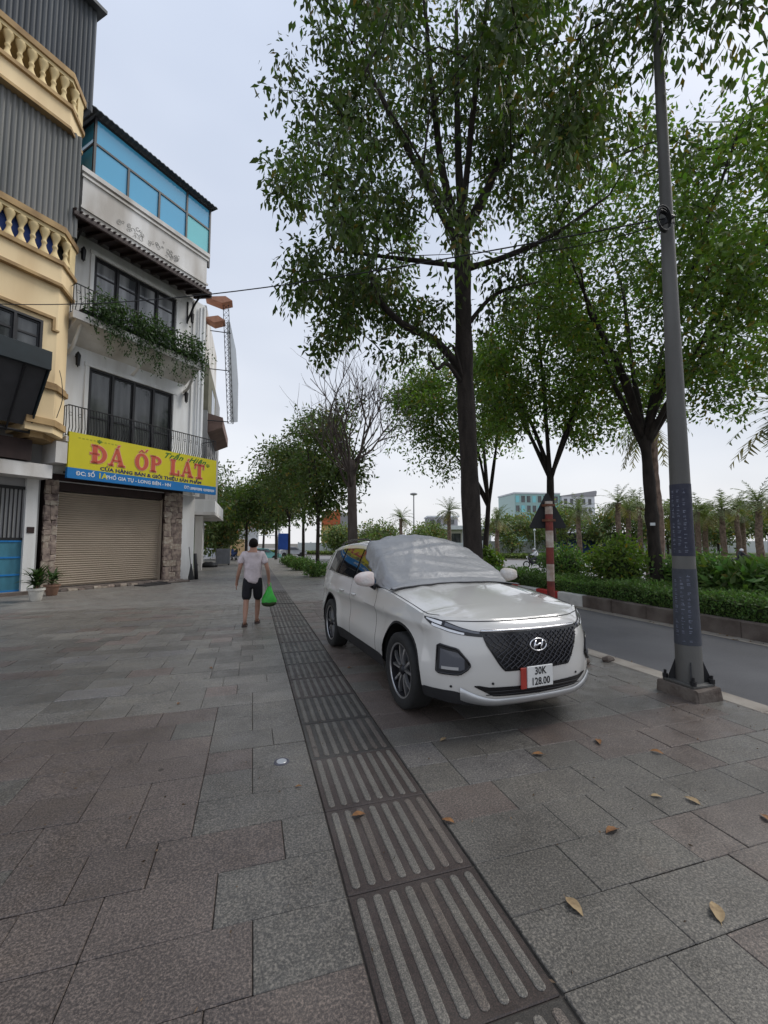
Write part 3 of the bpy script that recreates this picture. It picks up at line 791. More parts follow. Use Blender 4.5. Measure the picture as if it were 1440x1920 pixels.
# ================================================================== HOUSES ON THE LEFT
M_WHITEW = mat('white_render', (.80, .81, .81), .85, .12, 1.6, .2, 30, col2=(.56, .55, .525), streak=.14)
M_WHITED = mat('weathered_white', (.72, .71, .69), .9, .4, 1.1, .2, 25, col2=(.44, .41, .37), streak=.3)
M_YEL = mat('yellow_render', (.84, .67, .41), .88, .12, 1.3, .15, 25, col2=(.70, .53, .31), streak=.15)
M_TRIM = mat('ochre_trim', (.48, .33, .16), .85, .3, 1.6, col2=(.25, .16, .08))
M_CREAM = mat('cream_baluster', (.72, .57, .31), .85, .2, 3)
M_CORR = mat('grey_metal_sheet', (.20, .20, .19), .55, .3, 1.2, col2=(.13, .135, .13), streak=.1, metal=.2)
M_CORRD = mat('dark_metal_sheet', (.085, .095, .105), .6, .4, 1.5, col2=(.045, .05, .055), streak=.1)
M_SHUT = mat('beige_shutter', (.37, .305, .235), .55, .1, 1.2, spec=.35)
M_STONE = mat('patchy_stone', (.34, .27, .22), .7, .5, 6, .5, 14, col2=(.10, .07, .065), detail=6)
M_STONE2 = mat('pale_stone', (.42, .37, .30), .7, .5, 7, .5, 14, col2=(.20, .14, .11), detail=6)
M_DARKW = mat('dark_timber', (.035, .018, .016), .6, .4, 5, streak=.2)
M_FRAME = mat('dark_window_frame', (.018, .018, .021), .45, .2, 5)
M_IRON = mat('wrought_iron', (.012, .012, .014), .5, .2, 5)
M_PANE = mat('window_pane', (.10, .105, .105), .06, .6, 3.0, col2=(.018, .02, .022), spec=.6, streak=.12)  # streaks in the pane colour stand for reflections and curtains
M_PANEC = mat('window_pane_curtain_reflection', (.36, .37, .38), .07, .6, 2.2, col2=(.06, .065, .07), spec=.6, streak=.15)  # paler streaks: curtains and glass reflections put into the colour
M_BLUEG = glass('blue_glass', (.08, .36, .58), .05, .8)
M_TEALG = glass('teal_glass', (.15, .52, .56), .05, .8)
M_SIGNY = mat('sign_yellow', (.62, .55, .025), .45, .06, 2)
M_SIGNB = mat('sign_blue', (.012, .17, .45), .45, .08, 2)
M_RED = mat('sign_red', (.55, .10, .06), .45, .05, 3)
M_SREDE = mat('sign_red_edge', (.70, .36, .24), .45, .05, 3)
M_NAVY = mat('sign_navy', (.02, .025, .10), .5, .05, 3)
M_GREEN = mat('sign_green', (.02, .14, .03), .5, .05, 3)
M_SWHITE = mat('sign_white', (.70, .72, .74), .5, .05, 3)
M_ORANGE = mat('roof_orange', (.52, .24, .15), .7, .3, 3)
M_GREYW = mat('grey_render', (.30, .30, .30), .88, .25, .7, .2, 20, streak=.3)
M_LEAFH = mat('hanging_leaves', (.055, .10, .03), .6, .4, 3, attr='tint', transl=.25)
HP = (-3.05, 20.61, 0); HR = math.radians(44)
def rows_window(parent, x0, x1, z0, z1, n, y, depth=.10, transom=None, paneM=None, name='window'):
    """n casements in a frame, each with its pane"""
    fr = MB(); t = .07
    fr.box(x0, x1, y-depth, y+.02, z0, z0+t); fr.box(x0, x1, y-depth, y+.02, z1-t, z1)
    for k in range(n+1):
        xx = lerp(x0, x1-t, k/n); fr.box(xx, xx+t, y-depth*1.03, y+.019, z0+t, z1-t)
    w = fr.build(name, M_FRAME, parent)
    for k in range(n):
        a = lerp(x0, x1-t, k/n)+t; b = lerp(x0, x1-t, (k+1)/n)
        MB().box(a+.002, b-.002, y-.02, y, z0+t, z1-t).build('pane', (paneM or M_PANE), w)
        q = MB(); q.box(a, a+.05, y-.05, y-.022, z0+t, z1-t); q.box(b-.05, b, y-.05, y-.022, z0+t, z1-t)
        q.box(a+.05, b-.05, y-.05, y-.022, z0+t, z0+t+.06); q.box(a+.05, b-.05, y-.05, y-.022, z1-t-.06, z1-t)
        if transom: q.box(a+.05, b-.05, y-.05, y-.022, transom-.03, transom+.03)
        q.build('casement', M_FRAME, w)
    return w
def lantern(parent, x, y, z, s=1.0):
    m = MB(); m.box(x-.02*s, x+.02*s, y-.14*s, y, z+.16*s, z+.20*s); m.cyl((x, y-.14*s, z+.30*s), (x, y-.14*s, z+.20*s), .015*s, .07*s, 8)
    m.cyl((x, y-.14*s, z+.20*s), (x, y-.14*s, z-.10*s), .075*s, .055*s, 6); m.cyl((x, y-.14*s, z-.10*s), (x, y-.14*s, z-.16*s), .03*s, .01*s, 6)
    return m.build('lantern', M_IRON, parent)
def railing(parent, x0, x1, yf, z0, z1, ya=0.0, n=None, name='railing', bowed=True):
    """wrought-iron balcony rail: front run and two returns, each baluster bowed"""
    m = MB()
    for z in (z0+.06, z1): m.tube([(x0, ya, z), (x0, yf, z), (x1, yf, z), (x1, ya, z)], .022 if z == z1 else .014, 5)
    L_ = [(x0+(x1-x0)*k/(n or 40), yf) for k in range((n or 40)+1)]
    L_ += [(xx, lerp(yf, ya, k/6)) for xx in (x0, x1) for k in range(1, 6)]
    for (x, y) in L_:
        o = -.10 if (bowed and y == yf) else 0
        m.tube([(x, y, z0+.06), (x, y+o, z0+.06+(z1-z0)*.25), (x, y+o*.55, lerp(z0, z1, .6)), (x, y, z1)], .014, 4)
    for k in range(0, (n or 40), 3):                                            # scrolls
        x = x0+(x1-x0)*(k+.5)/(n or 40); r = .055
        m.tube([(x+r*math.cos(a*PI/5), yf-.02, lerp(z0, z1, .72)+r*math.sin(a*PI/5)) for a in range(11)], .008, 4)
    return m.build(name, M_IRON, parent)

# ---------------------------------------------------------------- white shop house
wh = thing('shop_house', 'narrow white house with dark windows, balconies and a blue glass top floor', 'house', HP, HR)
B_ = MB()
B_.box(-4.95, -4.72, -.02, 9, 0, 5.2); B_.box(-.86, .92, 0, 9, 3.75, 5.2); B_.box(.02, .92, .3, 9, 0, 3.75); B_.box(-4.72, -.86, 0, 9, 3.75, 5.2); B_.box(-4.72, -.86, .5, 9, 0, 3.75)
B_.box(-4.95, -3.96, 0, 9, 5.2, 12.9); B_.box(-.58, .92, 0, 9, 5.2, 12.9)
B_.box(-3.96, -.58, 0, 9, 8.12, 9.5); B_.box(-3.96, -.58, 0, 9, 12.42, 12.9); B_.box(-3.96, -.58, .28, 9, 5.2, 8.12); B_.box(-3.96, -.58, .28, 9, 9.5, 12.42)
B_.build('wall', M_WHITEW, wh)
# rectangular moulding round the openings and pilaster lines
for (z0, z1) in ((5.3, 8.12), (9.6, 12.42)):
    m = MB(); a, b = -4.10, -.44
    m.box(a, a+.13, -.05, .0, z0, z1); m.box(b-.13, b, -.05, .0, z0, z1); m.box(a-.03, b+.03, -.07, .0, z1, z1+.14)
    m.build('window_surround', M_WHITEW, wh)
rows_window(wh, -3.95, -.59, 5.35, 8.11, 4, .10, transom=6.3)
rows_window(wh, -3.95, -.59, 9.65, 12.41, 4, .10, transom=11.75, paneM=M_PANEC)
for x in (.32, .88):
    MB().box(x-.05, x+.05, -.06, 0, 5.25, 12.8).build('pilaster', M_WHITEW, wh)
MB().tube([(.60, -.09, 3.8), (.60, -.09, 12.6)], .05, 8).build('drainpipe', M_SWHITE, wh)
for (x, z) in ((-4.42, 8.2), (-.05, 8.15), (.12, 11.9), (-4.42, 12.15)): lantern(wh, x, -.0, z-.1, 1.25)
# first balcony (behind the sign) and second balcony with planting
MB().box(-4.98, 1.06, -.9, 0, 5.02, 5.2).build('balcony_slab', M_WHITED, wh)
railing(wh, -4.93, 1.02, -.86, 5.2, 6.28, n=62)
sl = MB().box(-5.0, .08, -1.0, 0, 9.30, 9.48); sl.box(-5.04, .12, -1.05, -1.0, 9.25, 9.52)
sl.prism([(0, 8.72), (-.35, 8.95), (-.98, 9.24), (-.98, 9.30), (0, 9.30)], -4.9, 0.0, 'x'); sl.build('balcony_slab', M_WHITED, wh)
railing(wh, -4.95, .04, -.97, 9.5, 10.5, n=38)
for x in (-4.7, -2.4, -.1):
    m = MB(); m.tube(spline([(x, -.06, 8.35), (x, -.35, 8.5), (x, -.62, 8.85), (x, -.85, 9.2)], 4), [.07, .07, .06, .06, .06, .06, .06, .06, .05, .05, .05, .05, .05], 6); m.build('bracket', M_WHITED, wh)
for k in range(9): MB().box(-4.7+k*.52, -4.26+k*.52, -.92, -.66, 9.5, 9.74).build('planter_box', M_IRON, wh)
# timber eave
ev = MB(); ev.prism([(-.02, 13.22), (-1.25, 12.86), (-1.25, 12.74), (-.02, 13.05)], -5.25, .28, 'x')
eave = ev.build('eave', M_DARKW, wh)
for k in range(14):
    x = -5.15+k*.415; MB().prism([(-.03, 13.04), (-1.2, 12.735), (-1.2, 12.63), (-.03, 12.92)], x, x+.09, 'x').build('rafter', M_DARKW, eave)
MB().tube([(-5.25, -1.22, 12.70), (.28, -1.22, 12.70)], .045, 6).build('gutter_pipe', M_DARKW, eave)
tl = MB()
for k in range(30): x = -5.22+k*.183; tl.tube([(x, -.0, 13.25), (x, -1.3, 12.875)], .035, 6)
tl.build('roof_tiles', M_DARKW, eave)['kind'] = 'stuff'
for x in (-4.8, -.02):
    m = MB(); m.tube(spline([(x, -.02, 11.7), (x, -.25, 12.0), (x, -.5, 12.35), (x, -.9, 12.66)], 4), .045, 5); m.tube([(x, -.02, 11.6), (x, -.02, 12.6)], .04, 5); m.build('bracket', M_IRON, wh)
# parapet
pp = MB(); pp.box(-4.75, .48, -.60, -.48, 13.2, 14.85); pp.box(-4.75, -4.6, -.48, 3, 13.2, 14.85); pp.box(.36, .48, -.48, 3, 13.2, 14.85); pp.box(-4.75, .48, -.48, 3, 13.1, 13.3)
pp.box(-4.84, .57, -.70, -.42, 14.85, 15.02); pp.box(-4.80, .53, -.66, -.6, 14.68, 14.76); pp.box(-4.80, .53, -.66, -.6, 13.5, 13.58)
pp.build('parapet', M_WHITED, wh)
rl = MB()                                                       # worn relief of scrolls on the parapet
rr = random.Random(5)
for k in range(46):
    t = rr.uniform(-1, 1); x = -2.2+t*1.3; z = 13.88+rr.gauss(0, .17)*(1-abs(t)*.6); r = rr.uniform(.05, .11); a0 = rr.random()*6
    rl.tube([(x+r*math.cos(a0+a*.9)*(1-a*.08), -.605, z+r*math.sin(a0+a*.9)*(1-a*.08)) for a in range(7)], .011, 4)
rl.build('relief', mat('relief_stain', (.60, .58, .54), .9, .4, 6), wh)['kind'] = 'stuff'
for k in range(4):
    MB().lathe([(.05, 13.8), (.09, 13.95), (.06, 14.1), (.1, 14.3), (.05, 14.5)], 8, (-4.9, -.3+k*.35, 0)).build('baluster', M_WHITED, wh)
# blue glass room on the roof
gf = MB(); zt0, zt1 = 15.02, 17.55
cols_x = [-4.30, -3.05, -1.75, -.45, .78]
for x in cols_x: gf.box(x-.04, x+.04, -.36, -.26, zt0-.4 if x > .7 else zt0, zt1 if x in (-4.30, -.45, .78) else 16.5)
for z in (zt0, 16.45, zt1-.1): gf.box(-4.34, .82, -.35, -.265, z, z+.08)
gf.box(.73, .815, -.26, 3.4, 15.0, 15.08); gf.box(.73, .815, -.26, 3.4, 16.45, 16.53); gf.box(.73, .815, -.26, 3.4, 17.4, 17.5); gf.box(.74, .81, 3.3, 3.4, 14.6, 17.5)
gf.box(-4.34, -4.26, -.26, 3.4, 16.45, 16.53); gf.box(-4.34, -4.26, -.26, 3.4, 17.4, 17.5)
gl = gf.build('glass_room', M_FRAME, wh)
for i in range(4):
    a, b = cols_x[i]+.04, cols_x[i+1]-.04
    MB().box(a, b, -.312, -.300, 15.1, 16.45).build('pane', M_TEALG if i == 3 else M_BLUEG, gl)
    if i in (0, 3): MB().box(a, b if i else -.49, -.312, -.300, 16.53, 17.45).build('pane', M_BLUEG, gl)
for (z0, z1) in ((14.65, 15.0), (15.08, 16.45), (16.53, 17.4)): MB().box(.765, .777, -.26, 3.3, z0, z1).build('pane', M_TEALG, gl)
for (z0, z1) in ((15.02, 16.45), (16.53, 17.4)): MB().box(-4.305, -4.295, -.26, 3.3, z0, z1).build('pane', M_BLUEG, gl)
rf = MB(); n = 60
P = [[(lerp(-4.75, .98, k/n), y, zz+.03*math.sin(k*PI/1.0*.999)+.035*(k % 2)) for y, zz in ((-.62, 17.58), (3.6, 17.95))] for k in range(n+1)]
rf.grid(P); rf.build('roof_sheet', M_CORRD, gl, solid=.03)
# roller shutter: every slat its own piece
shut = MB().box(-4.72, -.88, .16, .2, .12, 3.42).build('roller_shutter', M_SHUT, wh)
sm = MB().prism([(.155, 0), (.125, .016), (.118, .04), (.125, .064), (.155, .078)], -4.70, -.90, 'x').mesh('slat'); sm.materials.append(M_SHUT)
for k in range(41):
    o = bpy.data.objects.new('slat', sm); COL.objects.link(o); o.parent = shut; o.location = (0, 0, .16+k*.0795)
MB().box(-4.76, -4.70, .05, .2, .0, 3.5).build('guide_rail', M_SHUT, wh); MB().box(-.90, -.84, .05, .2, .0, 3.5).build('guide_rail', M_SHUT, wh)
MB().box(-4.72, -.88, .02, .16, 3.44, 3.76).build('shutter_box', M_DARKW, wh)
# stone clad pillars: irregular stones
def stone_pillar(x0, x1, z1, y0=-.14, seed=1):
    core = MB().box(x0+.015, x1-.015, y0+.02, .3, 0, z1).build('pillar', M_DARKW, wh)
    r_ = random.Random(seed); z = .0
    while z < z1-.05:
        h = r_.uniform(.14, .34); h = min(h, z1-z); n_ = 2 if (x1-x0) < .5 else r_.choice((2, 3, 3)); xs = sorted([x0]+[x0+(x1-x0)*(k+r_.uniform(-.22, .22))/n_ for k in range(1, n_)]+[x1])
        for a, b in zip(xs, xs[1:]):
            d = r_.uniform(.0, .025)
            m = MB().bbox(a+.003, b-.003, y0-d*.5, y0+.10, z+.003, z+h-.003, min(.014, h*.2)); me = m.mesh('stone')
            for v in me.vertices: v.co.x += r_.uniform(-.02, .02); v.co.z += r_.uniform(-.03, .03); v.co.y += r_.uniform(-.006, .006)
            link('stone', me, r_.choice((M_STONE, M_STONE, M_STONE2)), core)
        z += h
stone_pillar(-5.16, -4.77, 3.78, seed=2); stone_pillar(-.84, -.02, 3.78, seed=4)
MB().box(-5.16, -.02, -.12, .3, 3.78, 4.0).build('lintel', M_DARKW, wh)
# raised step of broken stones in front of the shutter
stp = MB().box(-4.75, -.1, -.42, .2, -.02, .09).build('step', M_KERBB, wh)
r_ = random.Random(9); x = -4.72
while x < -.2:
    l = r_.uniform(.12, .3); me = MB().bbox(x, min(x+l, -.12), -.50-r_.uniform(0, .05), -.40, -.01, .075+r_.uniform(-.02, .02), .014).mesh('stone')
    for v in me.vertices: v.co.x += r_.uniform(-.012, .012); v.co.z += r_.uniform(-.01, .01)
    link('stone', me, r_.choice((M_STONE, M_STONE2, M_KERBB)), stp); x += l+.012

# ---------------------------------------------------------------- shop sign
sg_ = thing('shop_sign', 'yellow and blue shop sign with red letters above the roller shutter', 'sign', HP, HR)
def sgn(x, z, y=-.93): return (x, y, z)
MB().box(-4.90, 1.06, -.92, -.80, 4.16, 5.37).build('sign_face', M_SIGNY, sg_)
MB().box(-4.905, 1.065, -.925, -.795, 3.80, 4.16).build('blue_band', M_SIGNB, sg_)
fr = MB()
for x in (-4.6, -2.6, -.6, .9): fr.tube([(x, -.8, 4.1), (x, 0, 4.1)], .025, 5)
fr.build('sign_bracket', M_IRON, sg_)
RX = (PI/2, 0, 0)
# main line: heavy slab-serif capitals built from strokes
def slab_letter(ch, m, x, z, h, y, grow=0.0, thick=.012):
    """adds one capital; returns its width. strokes as boxes / slanted prisms / rings"""
    w = {'Đ': .80, 'D': .80, 'Á': .86, 'A': .86, 'Ố': .82, 'O': .82, 'P': .72, 'L': .66, 'T': .74}[ch]*h
    t = .24*h; sf = .09*h; g = grow
    def bx(a, b, c, d): m.box(x+a-g, x+b+g, y-thick, y, z+c-g, z+d+g)
    def pr(pts): m.prism([(x+p[0], z+p[1]) for p in pts], y-thick, y, 'y')
    def arc(cx, cz, rx, rz, a0, a1, wt, n=14):
        for k in range(n):
            a, b = lerp(a0, a1, k/n), lerp(a0, a1, (k+1)/n)
            pr([(cx+(rx+g)*math.cos(a), cz+(rz+g)*math.sin(a)), (cx+(rx+g)*math.cos(b), cz+(rz+g)*math.sin(b)),
                (cx+(rx-wt-g)*math.cos(b), cz+(rz-wt*.62-g)*math.sin(b)), (cx+(rx-wt-g)*math.cos(a), cz+(rz-wt*.62-g)*math.sin(a))])
    if ch in 'ĐD':
        bx(.06*h, .06*h+t, 0, h); bx(0, .30*h, 0, sf); bx(0, .30*h, h-sf, h); arc(.28*h, .5*h, .52*h, .5*h, -PI/2, PI/2, .22*h)
        if ch == 'Đ': bx(-.06*h, .42*h, .46*h, .56*h)
    elif ch in 'ÁA':
        k = g*1.15
        pr([(0.04*h-k, -g), (.16*h+k, -g), (.47*h+k, h+g), (.36*h-k, h+g)]); pr([(.56*h-k, -g), (.82*h+k, -g), (.50*h+k, h+g), (.34*h-k, h+g)])
        bx(.2*h, .62*h, .26*h, .36*h); bx(-.03*h, .24*h, 0, sf); bx(.48*h, .89*h, 0, sf)
    elif ch in 'ỐO': arc(.41*h, .5*h, .41*h, .51*h, 0, 2*PI, .23*h, 26)
    elif ch == 'P':
        bx(.06*h, .06*h+t, 0, h); bx(0, .38*h, 0, sf); bx(0, .30*h, h-sf, h); arc(.30*h, .72*h, .40*h, .28*h, -PI/2, PI/2, .2*h)
    elif ch == 'L': bx(.06*h, .06*h+t, 0, h); bx(0, .36*h, h-sf, h); bx(0, .62*h, 0, .13*h); bx(.54*h, .64*h, 0, .34*h)
    elif ch == 'T': bx(.25*h, .25*h+t, 0, h); bx(.12*h, .62*h, 0, sf); bx(0, .74*h, h-.13*h, h); bx(0, .09*h, .68*h, h); bx(.65*h, .74*h, .68*h, h)
    if ch in 'Á': pr([(.40*h-g, 1.06*h-g), (.50*h+g, 1.06*h-g), (.60*h+g, 1.22*h+g), (.48*h-g, 1.22*h+g)])
    if ch in 'Ố':
        pr([(.20*h-g, 1.07*h-g), (.30*h, 1.07*h-g), (.44*h+g, 1.19*h), (.36*h, 1.22*h+g)]); pr([(.60*h+g, 1.07*h-g), (.50*h, 1.07*h-g), (.34*h-g, 1.19*h), (.42*h, 1.22*h+g)])
        pr([(.60*h-g, 1.16*h-g), (.68*h+g, 1.14*h-g), (.80*h+g, 1.30*h+g), (.70*h-g, 1.30*h+g)])
    return w
for grow, mm, yy, nm in ((.022, M_SREDE, -.922, 'letter_edge'), (0, M_RED, -.9275, 'letter')):
    x = -4.20; H_ = .64
    for ch in 'ĐÁ ỐP LÁT':
        if ch == ' ': x += .30; continue
        m = MB(); w = slab_letter(ch, m, x, 4.42, H_, yy, grow, .008); m.build(nm, mm, sg_); x += w+.085
def print_line(txt, size, m, x, z, y=-.924, name='lettering', **k):
    o = link(name, text_mesh(txt, size, extrude=.002, **k), m, sg_); o.location = (x, y, z); o.rotation_euler = RX; o['kind'] = 'stuff'; return o
print_line('Trần  Hiên', .30, M_GREEN, -.55, 5.17, shear=.5, bold=.006, space=1.1).scale = (1.35, 1, 1)
print_line('CỬA HÀNG BÁN & GIỚI THIỆU SẢN PHẨM', .175, M_NAVY, -1.80, 4.25, bold=.006).scale = (1.25, 1, 1)
print_line('ĐC: SỐ', .19, M_SWHITE, -4.35, 3.98, y=-.929, bold=.004)
print_line('1A', .27, M_SIGNY, -3.80, 3.99, y=-.929, bold=.008)
print_line('PHỐ GIA TỤ - LONG BIÊN - HN', .18, M_SWHITE, -2.42, 3.975, y=-.929, bold=.003)
print_line('ĐT:', .18, M_SWHITE, -.42, 3.97, y=-.929, bold=.003)
for k, x in enumerate(frange(-.22, .95, 20)):                       # phone digits too blurred to read
    if k in (10,): continue
    MB().box(x-.018, x+.018, -.929, -.926, 3.90+(k % 3)*.012, 4.02).build('lettering', M_SWHITE, sg_)
for k in range(12): MB().box(-4.62+k*.12, -4.55+k*.12, -.9235, -.921, 5.19-(k % 2)*.01, 5.225).build('lettering', mat('faint_print', (.36, .36, .02), .5, .05), sg_) if k == 0 else link('lettering', MB().box(-4.62+k*.12, -4.55+k*.12, -.9235, -.921, 5.19-(k % 2)*.01, 5.225).mesh(), bpy.data.materials['faint_print'], sg_)
for (x, z, r) in ((-3.95, 5.20, .07), (.60, 5.06, .09)):
    m = MB()
    for k in range(5): a = PI*k/4; m.prism([(x, z-r), (x+r*1.1*math.cos(a)-.02, z+r*math.sin(a)), (x+r*1.1*math.cos(a)+.02, z+r*math.sin(a))], -.9245, -.921, 'y')
    m.build('leaf_mark', M_GREEN, sg_)

# ---------------------------------------------------------------- yellow house
yh = thing('yellow_house', 'yellow rendered house with balustrade bands and grey metal sheeting', 'house', HP, HR)
def bay(xr, y, r, x0=-10.5, n=8, yb=3.0):
    """plan polyline: straight front, rounded right corner, return"""
    pts = [(x0, y)]
    for k in range(n+1):
        a = -PI/2+PI/2*k/n; pts.append((xr-r+r*math.cos(a), y+r+r*math.sin(a)))
    pts.append((xr, yb)); return pts
def band(parent, name, m, plan, z0, z1, out=0.0):
    mb = MB(); n = len(plan); pl = []
    for i, p in enumerate(plan):
        a = Vector(plan[max(i-1, 0)]); b = Vector(plan[min(i+1, n-1)]); d = (b-a).normalized(); nn = Vector((d.y, -d.x)); pl.append((p[0]+nn.x*out, p[1]+nn.y*out))
    inn_ = [(p[0], p[1]+.0) for p in pl]
    poly = pl+[(pl[0][0], 3.0)]
    mb.prism(poly, z0, z1, 'z'); return mb.build(name, m, parent)
body = bay(-4.98, -1.20, .55, n=1)
band(yh, 'wall', M_YEL, body, 5.35, 10.55)
MB().box(-10.5, -5.3, -.1, 3, 0, 5.4).build('ground_floor_wall', M_GREYW, yh)
lowb = bay(-5.08, -1.38, .5, x0=-6.3, n=1)
band(yh, 'bay_foot', M_YEL, lowb, 5.5, 6.45); band(yh, 'bay_moulding', M_TRIM, lowb, 6.45, 6.6, .10); band(yh, 'bay_moulding', M_TRIM, lowb, 6.6, 6.68, .04)
band(yh, 'bay_moulding', M_TRIM, lowb, 5.30, 5.5, .08); band(yh, 'bay_moulding', M_YEL, lowb, 5.08, 5.30, .0)
band(yh, 'bay_moulding', M_TRIM, bay(-5.25, -1.2, .5, x0=-6.1, n=1), 4.9, 5.08)
for (z0, zz) in ((10.02, 1), (15.5, 2)):                       # two balustraded balconies
    plan = bay(-4.88, -1.33, .65, n=1)
    b0 = band(yh, 'balcony_band', M_YEL, plan, z0, z0+.62, -.03)
    band(yh, 'moulding', M_TRIM, plan, z0-.10, z0+.0, .04); band(yh, 'moulding', M_TRIM, plan, z0+.62, z0+.75, .07)
    band(yh, 'top_rail', M_TRIM, plan, z0+1.72, z0+1.92, .07); band(yh, 'top_rail_foot', M_CREAM, plan, z0+1.60, z0+1.72, .0)
    bp = MB().lathe([(.145, 0), (.145, .05), (.135, .10), (.10, .18), (.07, .26), (.055, .34), (.06, .38), (.078, .41), (.078, .45), (.06, .48), (.055, .52), (.07, .60), (.10, .68), (.135, .76), (.145, .81), (.145, .86)], 10).mesh('baluster'); bp.materials.append(M_CREAM); bp.shade_smooth()
    spots = [(-5.72-.30*k, -1.20) for k in range(15)]+[(-5.36, -1.06)]
    for (x, y) in spots:
        o = bpy.data.objects.new('baluster', bp); COL.objects.link(o); o.parent = yh; o.location = (x, y, z0+.745); o.scale = (1.0, 1.0, 1)
    MB().prism([(-5.22, -1.04), (-4.92, -.74), (-4.92, -.4), (-5.05, -.4), (-5.05, -.70), (-5.30, -.95)], z0+.75, z0+1.61, 'z').build('newel', M_CREAM, yh)
# wall behind the balustrades, blue cloth behind the lower one
MB().box(-10.5, -5.25, -.75, 3, 10.65, 15.4).build('upper_wall', M_CORRD, yh)
MB().box(-10.5, -5.6, -1.08, -1.0, 10.75, 11.7).build('blue_tarp', mat('blue_tarp', (.03, .07, .28), .6, .3, 5), yh)
def corrugated(parent, name, m, x0, x1, y, z0, z1, pitch=.11, amp=.028):
    n = int((x1-x0)/pitch)*4
    P = [[(x0+(x1-x0)*k/n, y+amp*math.sin(2*PI*k/4+.4)*(1), z) for z in (z0, z1)] for k in range(n+1)]
    return MB().grid(P).build(name, m, parent, smooth=False, solid=.01)
corrugated(yh, 'metal_sheeting', M_CORR, -10.5, -5.08, -1.12, 11.95, 15.6, .15, .03)
corrugated(yh, 'metal_sheeting', M_CORRD, -10.5, -4.60, -.62, 17.3, 21.3, .15, .03)
sdm = MB()
for k in range(22): sdm.box(-4.60, -4.57, -.60+k*.16, -.48+k*.16, 17.3, 21.25)
sdm.box(-4.605, -4.598, -.6, 3, 17.3, 21.25); sdm.build('side_sheeting', M_CORRD, yh)
MB().prism([(-.95, 21.2), (3.2, 22.0), (3.2, 22.1), (-.95, 21.33)], -10.6, -4.4, 'x').build('roof_sheet', M_CORRD, yh)
rows_window(yh, -8.7, -5.96, 6.8, 8.6, 4, -1.22, transom=8.05)
hm = MB(); hm.box(-8.9, -5.62, -1.30, -1.19, 8.78, 8.87); hm.box(-5.70, -5.62, -1.30, -1.19, 8.42, 8.78); hm.box(-5.62, -5.50, -1.28, -1.19, 8.42, 8.48); hm.build('hood_mould', M_TRIM, yh)
MB().box(-10.5, -5.30, -.85, .2, 3.72, 4.15).build('beam', M_WHITED, yh)
MB().box(-5.30, -4.97, -1.0, .3, 4.25, 4.95).build('beam_end', M_WHITED, yh)
MB().box(-5.72, -5.40, -.24, .3, 0, 3.72).build('pillar', M_WHITEW, yh)
MB().bbox(-5.66, -5.46, -.265, -.24, 1.95, 2.15, .006).build('house_plaque', M_DARKW, yh)
gate = MB().box(-7.9, -5.72, -.12, -.08, .05, 1.72).build('gate', mat('gate_teal', (.05, .19, .26), .5, .3, 3, streak=.3, col2=(.03, .12, .17)), yh)
gp = MB()
for k in range(20): gp.box(-7.85+k*.108, -7.83+k*.108, -.14, -.06, 1.72, 3.4)
gp.box(-7.9, -5.72, -.15, -.05, 3.35, 3.45); gp.box(-7.9, -5.72, -.15, -.05, 1.72, 1.80); gp.build('gate_bars', M_IRON, gate)
for z in (.1, .6, 1.15, 1.66): MB().box(-7.88, -5.74, -.145, -.12, z, z+.05).build('gate_rail', M_SIGNB, gate)
MB().box(-8.4, -5.4, -.5, .2, -.02, .10).build('step', M_KERBB, yh)
pipe = MB().tube(spline([(-5.42, -1.24, 7.2), (-5.45, -1.5, 6.75), (-5.38, -1.42, 6.2), (-5.5, -1.40, 5.6)], 4), .011, 5); pipe.build('cable', M_IRON, yh)

# dark canopy in front of the yellow house
aw = thing('awning', 'dark slatted metal awning jutting out below the yellow house window', 'awning', HP, HR)
am = MB(); am.prism([(-1.21, 7.75), (-2.35, 7.30), (-2.35, 6.75), (-2.28, 6.73), (-2.28, 7.18), (-1.21, 7.57)], -10.5, -6.10, 'x'); am.build('canopy', mat('awning_dark', (.012, .022, .028), .5, .3, 4), aw)
MB().prism([(-1.21, 7.55), (-2.3, 7.16), (-2.3, 6.74), (-1.21, 5.0)], -6.15, -6.105, 'x').build('side_sheet', bpy.data.materials['awning_dark'], aw)
MB().prism([(-2.26, 6.85), (-1.27, 5.2), (-1.22, 5.25), (-2.20, 6.9)], -10.5, -6.17, 'x').build('soffit', mat('soffit_grey', (.06, .06, .065), .7, .3, 2), aw)
for x in (-7.6, -6.7): MB().tube([(x, -2.27, 6.8), (x, -1.24, 4.95)], .03, 5).build('rib', M_IRON, aw)
MB().tube([(-10.5, -1.25, 5.0), (-6.12, -1.25, 5.0)], .04, 6).build('beam', M_IRON, aw)
MB().box(-9.5, -5.9, -.9, -.1, 4.2, 4.85).build('shadow_box', M_DARKW, aw)  # dark block standing in for the shade in the recess below the awning

# balcony planting on the white house
def foliage(name, pts, n_per, spread, ln, wd, droop=.6, base=(1, 1, 1), mat_=None, parent=None, seed=1):
    rg = np.random.RandomState(seed); pts = np.array(pts); k = len(pts)
    C = np.repeat(pts, n_per, axis=0)+rg.normal(size=(k*n_per, 3))*np.array(spread)
    D = rg.normal(size=(k*n_per, 3)); D[:, 2] -= droop*1.6
    q = leaf_quads(C, D, ln*rg.uniform(.6, 1.3, len(C)), wd*rg.uniform(.7, 1.3, len(C)))
    v = rg.uniform(.55, 1.35, len(C))[:, None]; col = np.array(base)[None]*v; col = col*(1+rg.normal(size=(len(C), 3))*.06)
    return link(name, quads_mesh(name, q, np.clip(col, 0, 3)), mat_ or M_LEAFH, parent)
bpn = thing('balcony_plants', 'green trailing plants hanging over the upper balcony rail of the white house', 'plants', HP, HR)
rg = np.random.RandomState(4)
